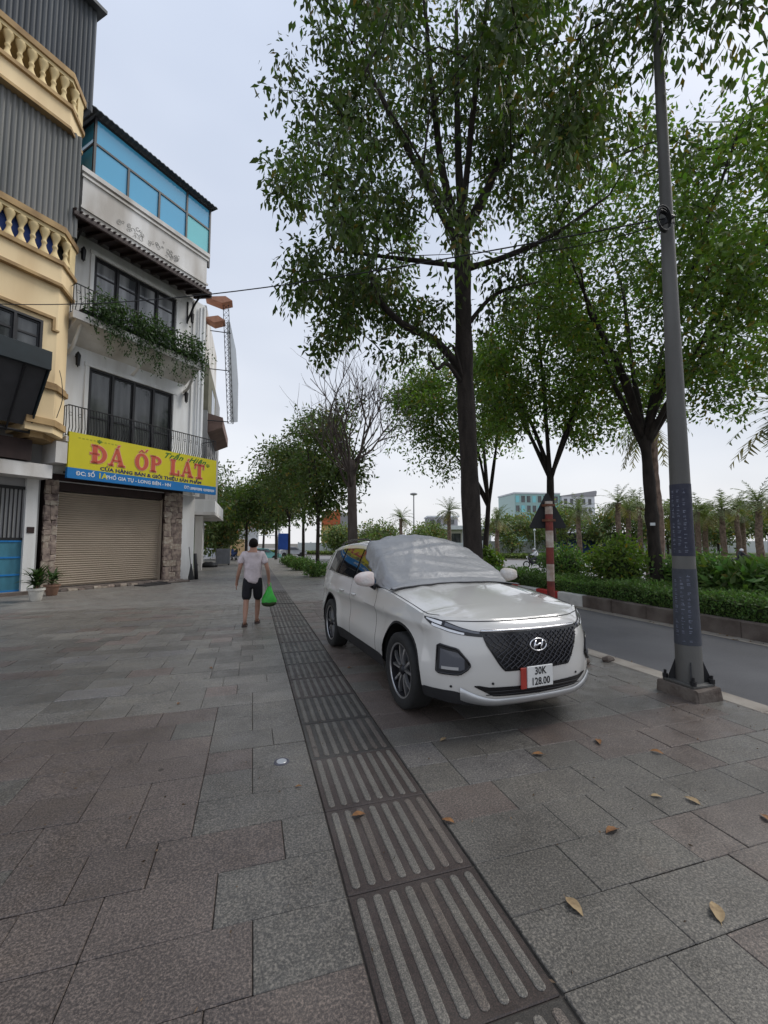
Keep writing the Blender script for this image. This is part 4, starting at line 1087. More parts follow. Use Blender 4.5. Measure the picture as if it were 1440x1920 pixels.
pts = [(x+rg.normal()*.1, -1.0-abs(rg.normal())*.14, 10.05+rg.normal()*.22-.04*(x+4.4)) for x in np.linspace(-4.5, .1, 70)]
foliage('foliage', pts, 46, (.17, .12, .2), .16, .06, .5, parent=bpn, seed=2)
tr = []
for k in range(42):
    x = rg.uniform(-4.4, .1); l = rg.uniform(.3, 1.5)
    tr += [(x+rg.normal()*.05, -1.08, 9.8-l*j/9) for j in range(10)]
foliage('trailing_vines', tr, 5, (.07, .05, .08), .12, .045, 1.2, base=(.8, .9, .8), parent=bpn, seed=3)

# ---------------------------------------------------------------- further house
h3 = thing('corner_house', 'grey plastered corner house with orange roof edges beyond the white house', 'house', (-2.75, 27.2, 0), 0)
m = MB(); m.box(-9, 0, 0, 9, 3.3, 12.5); m.box(-9, -.9, .9, 9, 0, 3.3); m.build('wall', M_GREYW, h3)
MB().box(-1.55, -1.15, -.1, .5, 0, 3.3).build('pillar', M_WHITED, h3); MB().box(-.5, -.1, .1, .5, 0, 3.2).build('pillar', M_WHITED, h3)
MB().box(-.9, -.86, 1.2, 3.2, 0, 2.7).build('door', mat('pale_green_door', (.22, .26, .19), .6, .2, 3), h3)
MB().box(-.9, -.86, 3.8, 6.2, 0, 2.7).build('door', M_SHUT, h3)
MB().box(-9, .62, -.55, 7, 3.25, 3.42).build('balcony_slab', M_WHITED, h3)
bm2 = MB(); bm2.box(-1.6, .60, -.55, -.45, 3.42, 4.15); bm2.box(.52, .60, -.45, 6.8, 3.42, 4.1); bm2.build('balcony_wall', M_WHITEW, h3)
bm2 = MB(); bm2.prism([(0, 8.3), (.85, 8.7), (.85, 9.3), (0, 9.5)], .3, 6, 'y'); bm2.build('upper_balcony', mat('brown_balcony', (.20, .13, .11), .8, .3, 2), h3)
MB().box(-.35, .02, -.02, 5, 9.6, 12.4).build('upper_bay', mat('olive_render', (.19, .18, .13), .85, .3, 1.5), h3)
for (z, o_) in ((15.3, .35), (16.6, .75)):
    MB().prism([(-.3, z-.05), (o_+.1, z+.18), (o_+.5, z-.05), (o_-.1, z-.30)], -.2, .6, 'y').build('roof_edge', M_ORANGE, h3)
m = MB(); m.box(-6, -.25, .2, 8, 12.5, 16.2); m.build('top_floor', M_WHITED, h3)
for z in (5.2, 9.9):
    w = MB().box(-.04, .02, 2, 4.2, z, z+1.8).build('window', M_FRAME, h3); MB().box(.022, .03, 2.1, 3.05, z+.1, z+1.7).build('pane', M_PANE, w); MB().box(.022, .03, 3.15, 4.1, z+.1, z+1.7).build('pane', M_PANE, w)
bb = thing('billboard_frame', 'tall steel truss billboard frame with a white banner on the corner house', 'billboard', (-2.75, 27.2, 0), 0)
tz0, tz1 = 8.9, 16.4
tr_ = MB()
A0 = (.95, .1); 
for (dx, dy) in ((0, 0), (.32, 0)): tr_.tube([(A0[0]+dx+.2, .1, tz0), (A0[0]+dx-.25, .1, tz1)], .022, 5)
for k in range(22):
    z0 = lerp(tz0, tz1, k/22); z1 = lerp(tz0, tz1, (k+1)/22); xa = lerp(A0[0]+.2, A0[0]-.25, k/22); xb = lerp(A0[0]+.2, A0[0]-.25, (k+1)/22)
    tr_.tube([(xa, .1, z0), (xb+.32, .1, z1)], .011, 4); tr_.tube([(xa+.32, .1, z0), (xb, .1, z1)], .011, 4); tr_.tube([(xa, .1, z0), (xa+.32, .1, z0)], .011, 4)
for z in (9.0, 12.2, 14.6): tr_.tube([(0, .1, z), (1.2, .1, z)], .03, 4)
tr_.build('truss', M_IRON, bb)
MB().prism([(1.30, 9.0), (1.72, 9.1), (1.70, 11.5), (1.52, 13.6), (1.12, 15.4), (.92, 15.4)], .25, .29, 'y').build('banner', mat('banner_white', (.78, .79, .81), .7, .05), bb)
# ================================================================== STREET THINGS
def skin_mesh(name, V, Ed, R, sub=2, root=0):
    me = bpy.data.meshes.new(name); me.from_pydata(V, Ed, []); me.update()
    o = bpy.data.objects.new(name, me); COL.objects.link(o)
    md = o.modifiers.new('skin', 'SKIN'); md.use_smooth_shade = True
    for i, r in enumerate(R): me.skin_vertices[0].data[i].radius = r if hasattr(r, '__len__') else (r, r)
    me.skin_vertices[0].data[root].use_root = True
    if sub: s_ = o.modifiers.new('sub', 'SUBSURF'); s_.levels = sub; s_.render_levels = sub
    bpy.context.view_layer.update()
    res = bpy.data.meshes.new_from_object(o.evaluated_get(bpy.context.evaluated_depsgraph_get()))
    bpy.data.objects.remove(o); res.name = name; res.shade_smooth(); return res
M_SKIN = mat('skin', (.36, .20, .14), .6, .12, 8)
M_HAIR = mat('dark_hair', (.010, .008, .007), .75, .3, 60, .5, 200, spec=.12)
M_SHIRT = mat('pale_pink_shirt', (.62, .54, .55), .85, .2, 9, 1.0, 11)
M_SHORTS = mat('black_shorts', (.012, .012, .016), .85, .3, 9, .5, 16)
M_SANDAL = mat('dark_sandal', (.05, .03, .025), .7, .3, 10)

def hand_chain(V, Ed, R, wi, w, d, curl=.4):
    """adds a palm and five fingers to the skeleton; wi wrist index, w wrist point, d hand direction"""
    w = Vector(w); d = Vector(d).normalized(); side = Vector((0, 1, 0))
    i0 = len(V); V.append(tuple(w+d*.045)); R.append((.030, .018)); Ed.append((wi, i0))
    i1 = len(V); V.append(tuple(w+d*.085)); R.append((.034, .017)); Ed.append((i0, i1))
    for k, l in enumerate((.070, .080, .075, .058)):
        off = side*(.030-.020*k)
        a = w+d*.095+off; b = a+d*l*.5; c = b+(d*.7+Vector((-.5 if w.x > 0 else .5, 0, 0))*curl).normalized()*l*.5
        p = i1
        for q, r in ((a, .010), (b, .0095), (c, .008)):
            V.append(tuple(q)); R.append(r); Ed.append((p, len(V)-1)); p = len(V)-1
    t0 = w+d*.04+side*.035; t1 = t0+(d+side*.6).normalized()*.04
    p = i0
    for q, r in ((t0, .012), (t1, .010)): V.append(tuple(q)); R.append(r); Ed.append((p, len(V)-1)); p = len(V)-1

def walker():
    V = [(0, 0, .93), (0, -.01, 1.10), (0, 0, 1.28), (0, .005, 1.42), (0, .01, 1.50), (0, .025, 1.575), (0, .03, 1.64), (0, .025, 1.70)]
    R = [(.15, .11), (.135, .10), (.16, .115), (.10, .085), (.056, .056), (.072, .082), (.078, .095), (.062, .075)]
    Ed = [(i, i+1) for i in range(7)]
    def chain(start, pts):
        p = start
        for q, r in pts: V.append(q); R.append(r); Ed.append((p, len(V)-1)); p = len(V)-1
        return p
    chain(0, [((-.095, 0, .87), .098), ((-.105, .005, .66), .078), ((-.115, -.05, .47), .055), ((-.12, -.11, .30), .056), ((-.125, -.19, .13), .036), ((-.125, -.185, .075), .034), ((-.135, -.09, .032), .034)])
    chain(0, [((.095, 0, .87), .098), ((.10, .04, .66), .078), ((.105, .13, .48), .055), ((.10, .15, .30), .056), ((.09, .15, .09), .036), ((.09, .17, .045), .036), ((.11, .28, .032), .034)])
    lw = chain(3, [((-.175, 0, 1.41), .062), ((-.225, -.03, 1.26), .050), ((-.255, -.05, 1.11), .040), ((-.285, -.01, .98), .038), ((-.305, .04, .865), .027)])
    hand_chain(V, Ed, R, lw, V[lw], (-.08, .12, -1))
    rw = chain(3, [((.17, 0, 1.41), .062), ((.24, -.03, 1.26), .050), ((.285, -.045, 1.12), .040), ((.305, .0, 1.0), .038), ((.315, .04, .89), .027)])
    hand_chain(V, Ed, R, rw, V[rw], (.02, .15, -1), 1.2)
    return skin_mesh('body', V, Ed, R, 2)
PX, PY = 0.02, 9.12
per = thing('person', 'person in a pale pink T-shirt and black shorts walking away with a green bag', 'person', (PX, PY, 0), math.radians(-2))
body_ = link('body', walker(), M_SKIN, per)
sh = skin_mesh('shirt', [(0, 0, .80), (0, -.005, .93), (0, -.01, 1.10), (0, 0, 1.28), (0, .003, 1.40), (0, .008, 1.455), (-.17, 0, 1.405), (-.225, -.012, 1.29), (-.25, -.02, 1.20), (.17, 0, 1.405), (.225, -.018, 1.29), (.255, -.03, 1.20)],
               [(0, 1), (1, 2), (2, 3), (3, 4), (4, 5), (4, 6), (6, 7), (7, 8), (4, 9), (9, 10), (10, 11)],
               [(.205, .15), (.195, .142), (.178, .128), (.195, .135), (.15, .115), (.08, .078), .085, .080, .080, .085, .080, .080], 2, 3)
rg = np.random.RandomState(2)
for v in sh.vertices:
    v.co += Vector((0, .006*math.sin(v.co.x*40+v.co.z*23), 0))
    if v.co.z < 1.0: v.co.z += -.05*v.co.x-.012*math.sin(v.co.x*30)
shirt = link('shirt', sh, M_SHIRT, per)
so = skin_mesh('shorts', [(0, 0, 1.06), (0, 0, .89), (-.10, .0, .80), (-.108, -.01, .64), (-.115, -.045, .47), (.10, .0, .80), (.105, .06, .64), (.106, .12, .47)],
               [(0, 1), (1, 2), (2, 3), (3, 4), (1, 5), (5, 6), (6, 7)], [(.165, .12), (.185, .13), .118, .104, .098, .118, .104, .098], 2, 1)
link('shorts', so, M_SHORTS, per)
hr = MB(); hr.ellipsoid((0, .012, 1.632), (.090, .108, .108), 12, 18, lambda p: (p[0]*(1+.04*math.sin(p[2]*90)), p[1], max(p[2], 1.60 if p[1] > .06 else 1.535)))
h_ = hr.build('hair', M_HAIR, per, smooth=True)
for sg in (-1, 1):
    MB().ellipsoid((sg*.083, .035, 1.60), (.012, .022, .034), 6, 8).build('ear', M_SKIN, per, smooth=True)
    cx, cy = (-.13, -.13) if sg < 0 else (.10, .21)
    s_ = MB(); s_.prism([(cx+a*.052, cy+b) for a, b in ((-1, -.10), (-.7, -.13), (.7, -.13), (1, -.10), (1, .08), (.75, .13), (-.75, .13), (-1, .08))], .002, .024, 'z')
    sd_ = s_.build('sandal', M_SANDAL, per)
    MB().tube([(cx-.05, cy+.02, .02), (cx-.02, cy+.05, .075), (cx+.02, cy+.05, .075), (cx+.05, cy+.02, .02)], .010, 6).build('strap', M_SANDAL, sd_)
face = MB(); face.ellipsoid((0, .122, 1.61), (.012, .018, .022), 6, 8); face.build('nose', M_SKIN, per, smooth=True)
# bag
M_BAG = mat('green_plastic', (.09, .55, .10), .4, .15, 9, .5, 25, transl=.35)
bg_ = thing('carrier_bag', 'bright green plastic carrier bag hanging from the walking person\'s hand', 'bag', (PX+.33, PY+.05, .33), 0)
m = MB(); P = []
for (z, r) in ((0.10, .135), (.15, .135), (.22, .105), (.30, .07), (.37, .045), (.42, .03)):
    P.append([(r*(1.1+.10*math.sin(5*a+z*20))*math.cos(a), r*.75*(1+.12*math.sin(7*a))*math.sin(a), z) for a in [2*PI*k/20 for k in range(20)]])
m.grid(P, closed=True); m.build('bag_film', M_BAG, bg_, smooth=True)
for sg in (-1, 1): MB().tube(spline([(sg*.02, 0, .40), (sg*.035, 0, .45), (sg*.015, 0, .49), (0, 0, .50)], 4), .008, 6).build('handle', M_BAG, bg_, smooth=True)
MB().ellipsoid((0, 0, .075), (.15, .105, .072), 8, 16, lambda p: (p[0]*(1+.1*math.sin(p[1]*60)), p[1], p[2])).build('contents', mat('bag_contents', (.030, .055, .012), .6, .4, 14), bg_, smooth=True)

# ---------------------------------------------------------------- street light pole
M_POLE = mat('galvanised_pole', (.135, .132, .124), .6, .35, 3, .2, 50, metal=.15, col2=(.080, .077, .070), streak=.15)
M_CONC = mat('base_concrete', (.16, .135, .115), .9, .4, 7, .6, 30, col2=(.08, .06, .05))
pole = thing('street_lamp', 'tall grey metal lamp pole on a concrete block by the near kerb', 'street lamp', (4.60, 3.59, 0))
def pr_(z): return interp(z, [(.14, .130), (1.5, .109), (3.9, .083), (5.4, .066), (7.4, .053), (9.6, .042)])
MB().tube([(0, 0, z) for z in (.15, .5, 1.0, 1.6, 2.4, 4, 6, 9.6)], [pr_(z) for z in (.15, .5, 1.0, 1.6, 2.4, 4, 6, 9.6)], 24).build('pole', M_POLE, pole, smooth=True, angle=60)
bk = MB().bbox(-.205, .155, -.24, .24, -.02, .125, .018).mesh('concrete_base')
for v in bk.vertices: v.co += Vector((rg.uniform(-.012, .012), rg.uniform(-.012, .012), rg.uniform(-.008, .004)))
link('concrete_base', bk, M_CONC, pole)
MB().bbox(-.175, .13, -.18, .18, .124, .150, .004).build('base_plate', M_POLE, pole)
for k in range(4):
    a = PI/4+k*PI/2; dx, dy = math.cos(a), math.sin(a); n_ = Vector((-dy, dx, 0))*.007
    p = [Vector((dx*.12, dy*.12, .15)), Vector((dx*.205, dy*.185, .15)), Vector((dx*.205, dy*.185, .18)), Vector((dx*.125, dy*.125, .37))]
    MB().add([q-n_ for q in p]+[q+n_ for q in p], [(0, 1, 2, 3), (7, 6, 5, 4), (0, 4, 5, 1), (1, 5, 6, 2), (2, 6, 7, 3), (3, 7, 4, 0)]).build('gusset', M_IRON, pole)
for (x, y) in ((-.155, -.16), (-.155, .16), (.11, -.16), (.11, .16)):
    b = MB(); b.cyl((x, y, .148), (x, y, .235), .014, n=8); b.cyl((x, y, .15), (x, y, .195), .028, n=6); b.build('anchor_bolt', M_IRON, pole)
M_ADV = mat('faded_blue_poster', (.042, .044, .062), .75, .5, 14, .3, 60, col2=(.028, .030, .050)); M_ADV2 = mat('faded_blue_poster_pale', (.062, .068, .085), .75, .5, 12, .3, 60, col2=(.05, .055, .068))
M_ADT = mat('poster_print', (.20, .22, .28), .75, .5, 30, col2=(.06, .065, .095))
for (z0, z1, mm, sd) in ((1.50, 2.30, M_ADV, 1), (.54, 1.36, M_ADV2, 2)):
    P = [[((pr_(z)+.0025)*math.cos(a), (pr_(z)+.0025)*math.sin(a), z) for z in (z0, (z0+z1)/2, z1)] for a in [2*PI*k/30 for k in range(24)]]
    st_ = MB().grid(P).build('pasted_poster', mm, pole, smooth=True); st_.rotation_euler = (0, 0, math.radians(67))
    rr = random.Random(sd); t = MB()
    for colm in range(3):
        z = z0+.04; a0 = math.radians(166+colm*30)
        while z < z1-.06:
            h = rr.uniform(.020, .040)
            if rr.random() < .86:
                for s_ in range(rr.choice((1, 2, 2))):              # illegible sideways capitals
                    aw_ = .30*rr.uniform(.5, 1); zz = z+s_*h*.55; r = pr_(zz)+.0045
                    t.grid([[(r*math.cos(a0+aw_*u), r*math.sin(a0+aw_*u), zz+v) for v in (0, h*.28)] for u in (0, .33, .66, 1)])
                if rr.random() < .7: r = pr_(z)+.0045; u0 = rr.random()*.2; t.grid([[(r*math.cos(a0+u0+.05*u), r*math.sin(a0+u0+.05*u), z+v) for v in (0, h*.8)] for u in (0, 1)])
            z += h*1.5
    t.build('poster_print', M_ADT, pole)['kind'] = 'stuff'
cl = MB().lathe([(pr_(5.45)+.002, 5.36), (pr_(5.45)+.012, 5.37), (pr_(5.45)+.012, 5.44), (pr_(5.45)+.002, 5.45)], 16); cl.build('clamp_band', M_IRON, pole)
arm = MB().tube(spline([(0, 0, 9.5), (.15, 0, 10.0), (.9, 0, 10.5), (2.0, 0, 10.7)], 5), .045, 8); arm.build('lamp_arm', M_POLE, pole, smooth=True)
MB().bbox(1.9, 2.6, -.14, .14, 10.64, 10.76, .03).build('lamp_head', M_POLE, pole)
# cable coil tied to the pole, and the cable strung from it to the houses
co = thing('cable_coil', 'coil of black cable tied to the lamp pole', 'cable', (4.60, 3.59, 5.40))
for k in range(4):
    m = MB(); r = .115+.010*k
    m.tube([(-.18-.02*k+r*.75*math.cos(a), -.10-.02*k, -.10+r*math.sin(a)) for a in [2*PI*q/18 for q in range(19)]], .009, 5); m.build('loop', M_IRON, co, smooth=True)
MB().tube([(.0, -.09, .02), (-.12, -.1, .01), (-.25, -.11, .03)], .018, 6).build('tie', M_IRON, co)
cp0 = Vector((4.52, 3.55, 5.42)); cp1 = Vector((-8.74, 13.39, 7.75))
ca = MB().tube([cp0.lerp(cp1, t/30)+Vector((0, 0, -.55*math.sin(PI*t/30))) for t in range(31)], .009, 5).build('overhead_cable', M_IRON, smooth=True)
tag(ca, 'black overhead cable strung from the lamp pole across to the yellow house', 'cable')
cb = MB().tube([Vector((4.55, 3.62, 5.40)).lerp(Vector((3.95, 7.2, 7.4)), t/12)+Vector((0, 0, -.18*math.sin(PI*t/12))) for t in range(13)], .007, 5).build('branch_cable', M_IRON, smooth=True)
tag(cb, 'thin black cable running from the lamp pole into the big street tree', 'cable')

# ---------------------------------------------------------------- triangular sign
ts = thing('traffic_sign', 'black back of a triangular traffic sign on a red and white banded post', 'traffic sign', (4.48, 5.68, 0))
M_PW = mat('post_white', (.50, .45, .40), .7, .35, 9, col2=(.30, .22, .17)); M_PR = mat('post_red', (.20, .035, .025), .7, .4, 9, col2=(.10, .025, .02))
for k in range(9):
    MB().cyl((0, 0, k*.262), (0, 0, min(2.30, (k+1)*.262)), .058, n=16).build('post_band', (M_PW, M_PR)[k % 2], ts, smooth=True, angle=40)
ys_ = .075
tri = [(-.29, 1.90), (-.27, 1.875), (.27, 1.875), (.29, 1.90), (.02, 2.435), (-.02, 2.435)]
tg = MB().prism(tri, ys_, ys_+.012, 'y').build('sign_plate', mat('sign_back', (.014, .014, .016), .6, .2, 6), ts); tg.rotation_euler = (0, 0, math.radians(-22))
inn2 = [(p[0]*.98, 1.885+(p[1]-1.885)*.985+.003) for p in tri]; f = MB().prism(inn2, ys_+.0125, ys_+.0145, 'y').build('sign_border', M_KRED, ts); f.rotation_euler = tg.rotation_euler
inn3 = [(p[0]*.70, 1.96+(p[1]-1.885)*.66) for p in tri]; f = MB().prism(inn3, ys_+.015, ys_+.017, 'y').build('sign_panel', mat('sign_cream', (.72, .62, .25), .5, .1), ts); f.rotation_euler = tg.rotation_euler
for z in (1.98, 2.22): MB().box(-.075, .075, -.062, .076, z, z+.035).build('clamp', mat('rusty_clamp', (.16, .06, .03), .8, .4, 20), ts)

# ---------------------------------------------------------------- potted plants, clutter by the shop
M_POTW = mat('white_pot', (.60, .58, .53), .6, .15, 8); M_POTB = mat('terracotta_pot', (.26, .15, .10), .8, .3, 9)
def pot_plant(name, label, loc, pm, r, h, n, ln, seed, group='potted plants by the house doors'):
    t = thing(name, label, 'potted plant', loc, 0, group)
    MB().lathe([(r*.62, 0), (r*.70, .02), (r*.95, h*.8), (r*1.12, h*.84), (r*1.12, h), (r*.98, h), (r*.9, h*.9)], 18).build('pot', pm, t, smooth=True, angle=40)
    MB().lathe([(.001, h*.9), (r*.92, h*.9)], 14, caps=False).build('soil', M_SOIL, t)
    rg = np.random.RandomState(seed); V_ = []; st_ = MB(); cols_ = []
    for k in range(n):
        a = rg.uniform(0, 2*PI); e = rg.uniform(.35, 1.25); L0 = ln*rg.uniform(.6, 1.1)
        b = Vector((rg.normal()*r*.25, rg.normal()*r*.25, h+rg.uniform(.0, .55)*ln)); d = Vector((math.cos(a)*math.cos(e), math.sin(a)*math.cos(e), math.sin(e)))
        s_ = Vector((-math.sin(a), math.cos(a), 0)); p = b.copy(); w = .035*rg.uniform(.7, 1.2)
        for q in range(4):
            p2 = p+d*L0/4; d = (d+Vector((0, 0, -.28))).normalized(); w0 = w*(.5, 1, .9, .5)[q]; w1 = w*(1, .9, .5, .02)[q]
            V_.append([p-s_*w0, p+s_*w0, p2+s_*w1, p2-s_*w1]); cols_.append([rg.uniform(.6, 1.3)]*3); p = p2
    for k in range(4): st_.tube([(rg.normal()*.03, rg.normal()*.03, h*.85), (rg.normal()*.06, rg.normal()*.06, h+ln*.55)], [.014, .008], 5)
    st_.build('stems', M_POTB, t)
    link('leaves', quads_mesh('leaves', np.array([[tuple(c) for c in q] for q in V_]), np.array(cols_)), M_LEAFH, t)
    return t
pot_plant('potted_plant', 'leafy plant in a white pot beside the teal gate', (-5.82, 14.55, 0), M_POTW, .19, .36, 95, .62, 3)
pot_plant('potted_plant', 'low plant in a terracotta pot behind the white pot', (-5.95, 15.9, 0), M_POTB, .20, .34, 60, .5, 5)
def on_facade(x, y): c, s_ = math.cos(HR), math.sin(HR); return HP[0]+x*c-y*s_, HP[1]+x*s_+y*c
x, y = on_facade(-1.75, -.95)
bo = MB().bbox(-.62, .55, -.32, .30, .0, .035, .008); bo.prism([(-.3, .035), (.5, .035), (.45, .09), (-.1, .07)], -.2, .25, 'y')
o = bo.build('scrap_board', mat('scrap_dark', (.035, .032, .032), .8, .4, 6)); o.location = (x, y, .002); o.rotation_euler = (0, 0, HR+.15); tag(o, 'dark scrap board lying on the paving in front of the shutter', 'board')
x, y = on_facade(-.75, -.80)
o = MB().bbox(-.5, .6, -.12, .12, 0, .06, .01).build('timber_plank', M_KERBB); o.location = (x, y, .002); o.rotation_euler = (0, 0, HR-.1); tag(o, 'short timber plank lying by the right stone pillar', 'plank')
x, y = on_facade(.42, -.25)
for k, (dx, h, lab) in enumerate(((0, 1.45, 'black broom leaning beside the right stone pillar, the taller of two'), (.28, 1.15, 'black rolled mat leaning beside the broom near the stone pillar'))):
    t = thing(('broom', 'rolled_mat')[k], lab, ('broom', 'mat')[k], (x+dx*.72, y+dx*.69, 0), HR)
    if k == 0:
        MB().tube([(0, 0, .4), (-.02, .16, h)], .016, 6).build('handle', M_IRON, t)
        P = [[(r*1.5*math.cos(a), r*.7*math.sin(a)-.02+z*.05, z) for a in [2*PI*q/10 for q in range(10)]] for z, r in ((0, .10), (.12, .10), (.35, .06), (.55, .035), (.7, .02))]
        MB().grid(P, closed=True).build('bristles', M_IRON, t, smooth=True)
    else:
        MB().tube([(0, 0, 0), (.0, .05, .5), (-.01, .12, h)], [.085, .08, .07], 10).build('roll', M_IRON, t, smooth=True)
        MB().lathe([(.088, .62), (.092, .64), (.088, .66)], 12, (0, .05, 0), caps=False).build('strap', M_DUST, t)
# grey cabinet, heap and bin further along
t = thing('metal_cabinet', 'grey ribbed metal cabinet standing on the sidewalk past the houses', 'cabinet', (-2.05, 33.6, 0), .1)
MB().bbox(-.48, .48, -.3, .3, .08, 1.18, .02).build('box', mat('cabinet_grey', (.23, .24, .26), .6, .2, 4), t)
for k in range(7): MB().box(-.43+k*.13, -.39+k*.13, -.315, -.3, .14, 1.1).build('rib', bpy.data.materials['cabinet_grey'], t)
for dx in (-.4, .4): MB().box(dx-.05, dx+.05, -.25, .25, 0, .08).build('foot', M_IRON, t)
o = MB().ellipsoid((0, 0, .12), (.55, .4, .22), 8, 14, lambda p: (p[0]+.06*math.sin(p[1]*13), p[1]+.05*math.sin(p[0]*17), max(0, p[2]+.04*math.sin(p[0]*21+p[1]*9)))).build('rubbish_heap', M_DUST, smooth=True)
o.location = (-2.75, 30.9, 0); tag(o, 'small dark rubbish heap at the foot of the corner house', 'heap')

# ---------------------------------------------------------------- fallen leaves, lid, scraps
M_LF1 = mat('dry_leaf', (.27, .13, .045), .75, .4, 30, col2=(.13, .06, .025)); M_LF2 = mat('dry_leaf_tan', (.33, .24, .13), .75, .4, 30, col2=(.19, .13, .07))
def dry_leaf(x, y, s, rz, m, label, seed):
    r_ = random.Random(seed); n = 8; P = []
    for k in range(n+1):
        t = k/n; w = math.sin(PI*t**.8)*.24+.004; c = .10*math.sin(PI*t)+.05*r_.random()
        P.append([(t-.5, v*w, c+.16*abs(v)**1.5*w*2+.02*r_.random()) for v in (-1, -.5, 0, .5, 1)])
    mb = MB().grid(P); mb.tube([(-.5, 0, .02), (-.66, .03, .04)], .012, 5)
    o = mb.build('fallen_leaf', m, smooth=True); s *= .78; o.scale = (s, s, s*.8); o.location = (x, y, .004); o.rotation_euler = (r_.uniform(-.1, .15), r_.uniform(-.08, .08), rz)
    return tag(o, label, 'leaf', 'dry leaves on the paving')
dry_leaf(0.650, 2.629, 0.11, 0.00, M_LF1, 'orange brown dry leaf lying on the tactile strip', 0)
dry_leaf(1.141, 2.421, 0.1, 2.40, M_LF1, 'orange dry leaf just right of the tactile strip', 1)
dry_leaf(1.426, 1.708, 0.13, 4.80, M_LF2, 'curled tan dry leaf in the right foreground, nearer the tactile strip', 2)
dry_leaf(2.013, 1.501, 0.14, 0.92, M_LF2, 'long tan dry leaf in the right foreground, farthest right', 3)
dry_leaf(1.996, 2.065, 0.13, 3.32, M_LF1, 'orange dry leaf with a dark stalk end lying on a paving joint', 4)
dry_leaf(2.541, 2.246, 0.09, 5.72, M_LF2, 'small tan dry leaf left of its curled neighbour at right', 5)
dry_leaf(2.717, 2.143, 0.12, 1.83, M_LF2, 'curled tan dry leaf beside a smaller one at right', 6)
dry_leaf(2.769, 2.973, 0.13, 4.23, M_LF1, 'brown dry leaf on the paving ahead of the car nose', 7)
dry_leaf(1.563, 3.384, 0.1, 0.35, M_LF2, 'small tan dry leaf ahead of the front wheel', 8)
dry_leaf(2.153, 2.940, 0.12, 2.75, M_LF1, "rusty dry leaf in the car's shadow edge, middle one", 9)
dry_leaf(3.071, 2.693, 0.12, 5.15, M_LF1, 'dark brown dry leaf below the lamp pole', 10)
dry_leaf(2.965, 1.881, 0.12, 1.27, M_LF1, 'brown dry leaf at the right picture edge', 11)
dry_leaf(1.251, 5.620, 0.1, 3.67, M_LF1, 'dry leaf beside the tactile strip near the car door sill', 12)
dry_leaf(0.333, 3.045, 0.06, 6.07, M_LF1, 'tiny dark leaf left of the tactile strip', 13)
dry_leaf(-0.491, 6.155, 0.09, 2.19, M_LF1, 'small dark leaf on the paving left of the walking person', 14)
dry_leaf(-0.688, 4.915, 0.08, 4.58, M_LF1, 'small dark leaf far out on the left paving', 15)
lid = thing('valve_lid', 'small round pale metal lid set in the paving', 'lid', (0.245, 3.425, 0))
MB().lathe([(.0, .006), (.036, .006), (.040, .003), (.040, -.01)], 20, caps=False).build('lid', M_SATIN, lid, smooth=True, angle=30)
MB().lathe([(.041, .002), (.041, .005), (.056, .003), (.058, -.006)], 20, caps=False).build('rim', mat('lid_rim', (.10, .10, .12), .7, .3, 20), lid, smooth=True)
m = MB().ellipsoid((0, 0, .03), (0.1, .06, .045), 6, 9, lambda p: (p[0]+.015*math.sin(p[1]*70), p[1]+.012*math.sin(p[0]*60), max(0, p[2])))
o = m.build('loose_stone', M_CONC); o.location = (4.761, 4.883, 0); tag(o, 'broken brown stone lying against the near kerb', 'stone')
m = MB().ellipsoid((0, 0, .03), (0.07, .06, .045), 6, 9, lambda p: (p[0]+.015*math.sin(p[1]*70), p[1]+.012*math.sin(p[0]*60), max(0, p[2])))
o = m.build('loose_stone', M_CONC); o.location = (4.385, 4.889, 0); tag(o, "small dark stone beside the car's front corner near the kerb", 'stone')
# ================================================================== TREES AND PLANTING
M_BARK = mat('dark_bark', (.040, .032, .027), .95, .5, 9, .8, 30, col2=(.018, .014, .012), streak=.3)
M_BARKG = mat('grey_bark', (.075, .062, .055), .95, .5, 9, .8, 30, col2=(.035, .028, .025), streak=.3)
M_BARKD = mat('dead_bark', (.10, .082, .072), .95, .5, 7, .6, 30, col2=(.055, .042, .036), streak=.3)
M_LEAF = mat('leaf_dark', (.070, .102, .028), .5, .3, 2, attr='tint', transl=.36, spec=.35)
M_LEAFY = mat('leaf_fresh', (.108, .165, .032), .55, .3, 2, attr='tint', transl=.34, spec=.35)
M_LEAFM = mat('leaf_mid', (.080, .115, .032), .55, .3, 2, attr='tint', transl=.28, spec=.35)
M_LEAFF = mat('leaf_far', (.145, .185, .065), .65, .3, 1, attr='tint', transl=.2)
M_HEDGE = mat('hedge_leaf', (.105, .185, .045), .6, .3, 3, attr='tint', transl=.2)
M_HCORE = mat('hedge_core', (.030, .045, .016), .95, .3, 8)

def make_leaves(name, centers, n, spread, ln, wd, droop, m, parent, seed=0, brown=.06, hue=.10, flat=None):
    rg = np.random.RandomState(seed); c = np.array(centers, dtype=float); k = len(c)
    per = rg.poisson(n, k)+3; idx = np.repeat(np.arange(k), per); N = len(idx)
    off = np.clip(rg.normal(size=(N, 3)), -1.9, 1.9)*np.array(spread); C = c[idx]+off
    D = rg.normal(size=(N, 3))*.75+off/np.linalg.norm(off, axis=1, keepdims=True)*.6; D[:, 2] -= droop
    q = leaf_quads(C, D, ln*rg.uniform(.65, 1.3, N), wd*rg.uniform(.7, 1.3, N))
    cl = rg.uniform(.75, 1.3, k)[idx]                        # each spray has its own green
    v = (cl*rg.uniform(.7, 1.3, N))[:, None]*np.ones((1, 3)); v = v*(1+rg.normal(size=(N, 3))*np.array([hue, hue*.5, hue*.6]))
    b = rg.random_sample(N) < brown; v[b] *= np.array([2.1, 1.05, .8])
    y = rg.random_sample(N) < .06; v[y] *= np.array([1.5, 1.45, 1.0])
    return link(name, quads_mesh(name, q, np.clip(v, .05, 4)), m, parent)

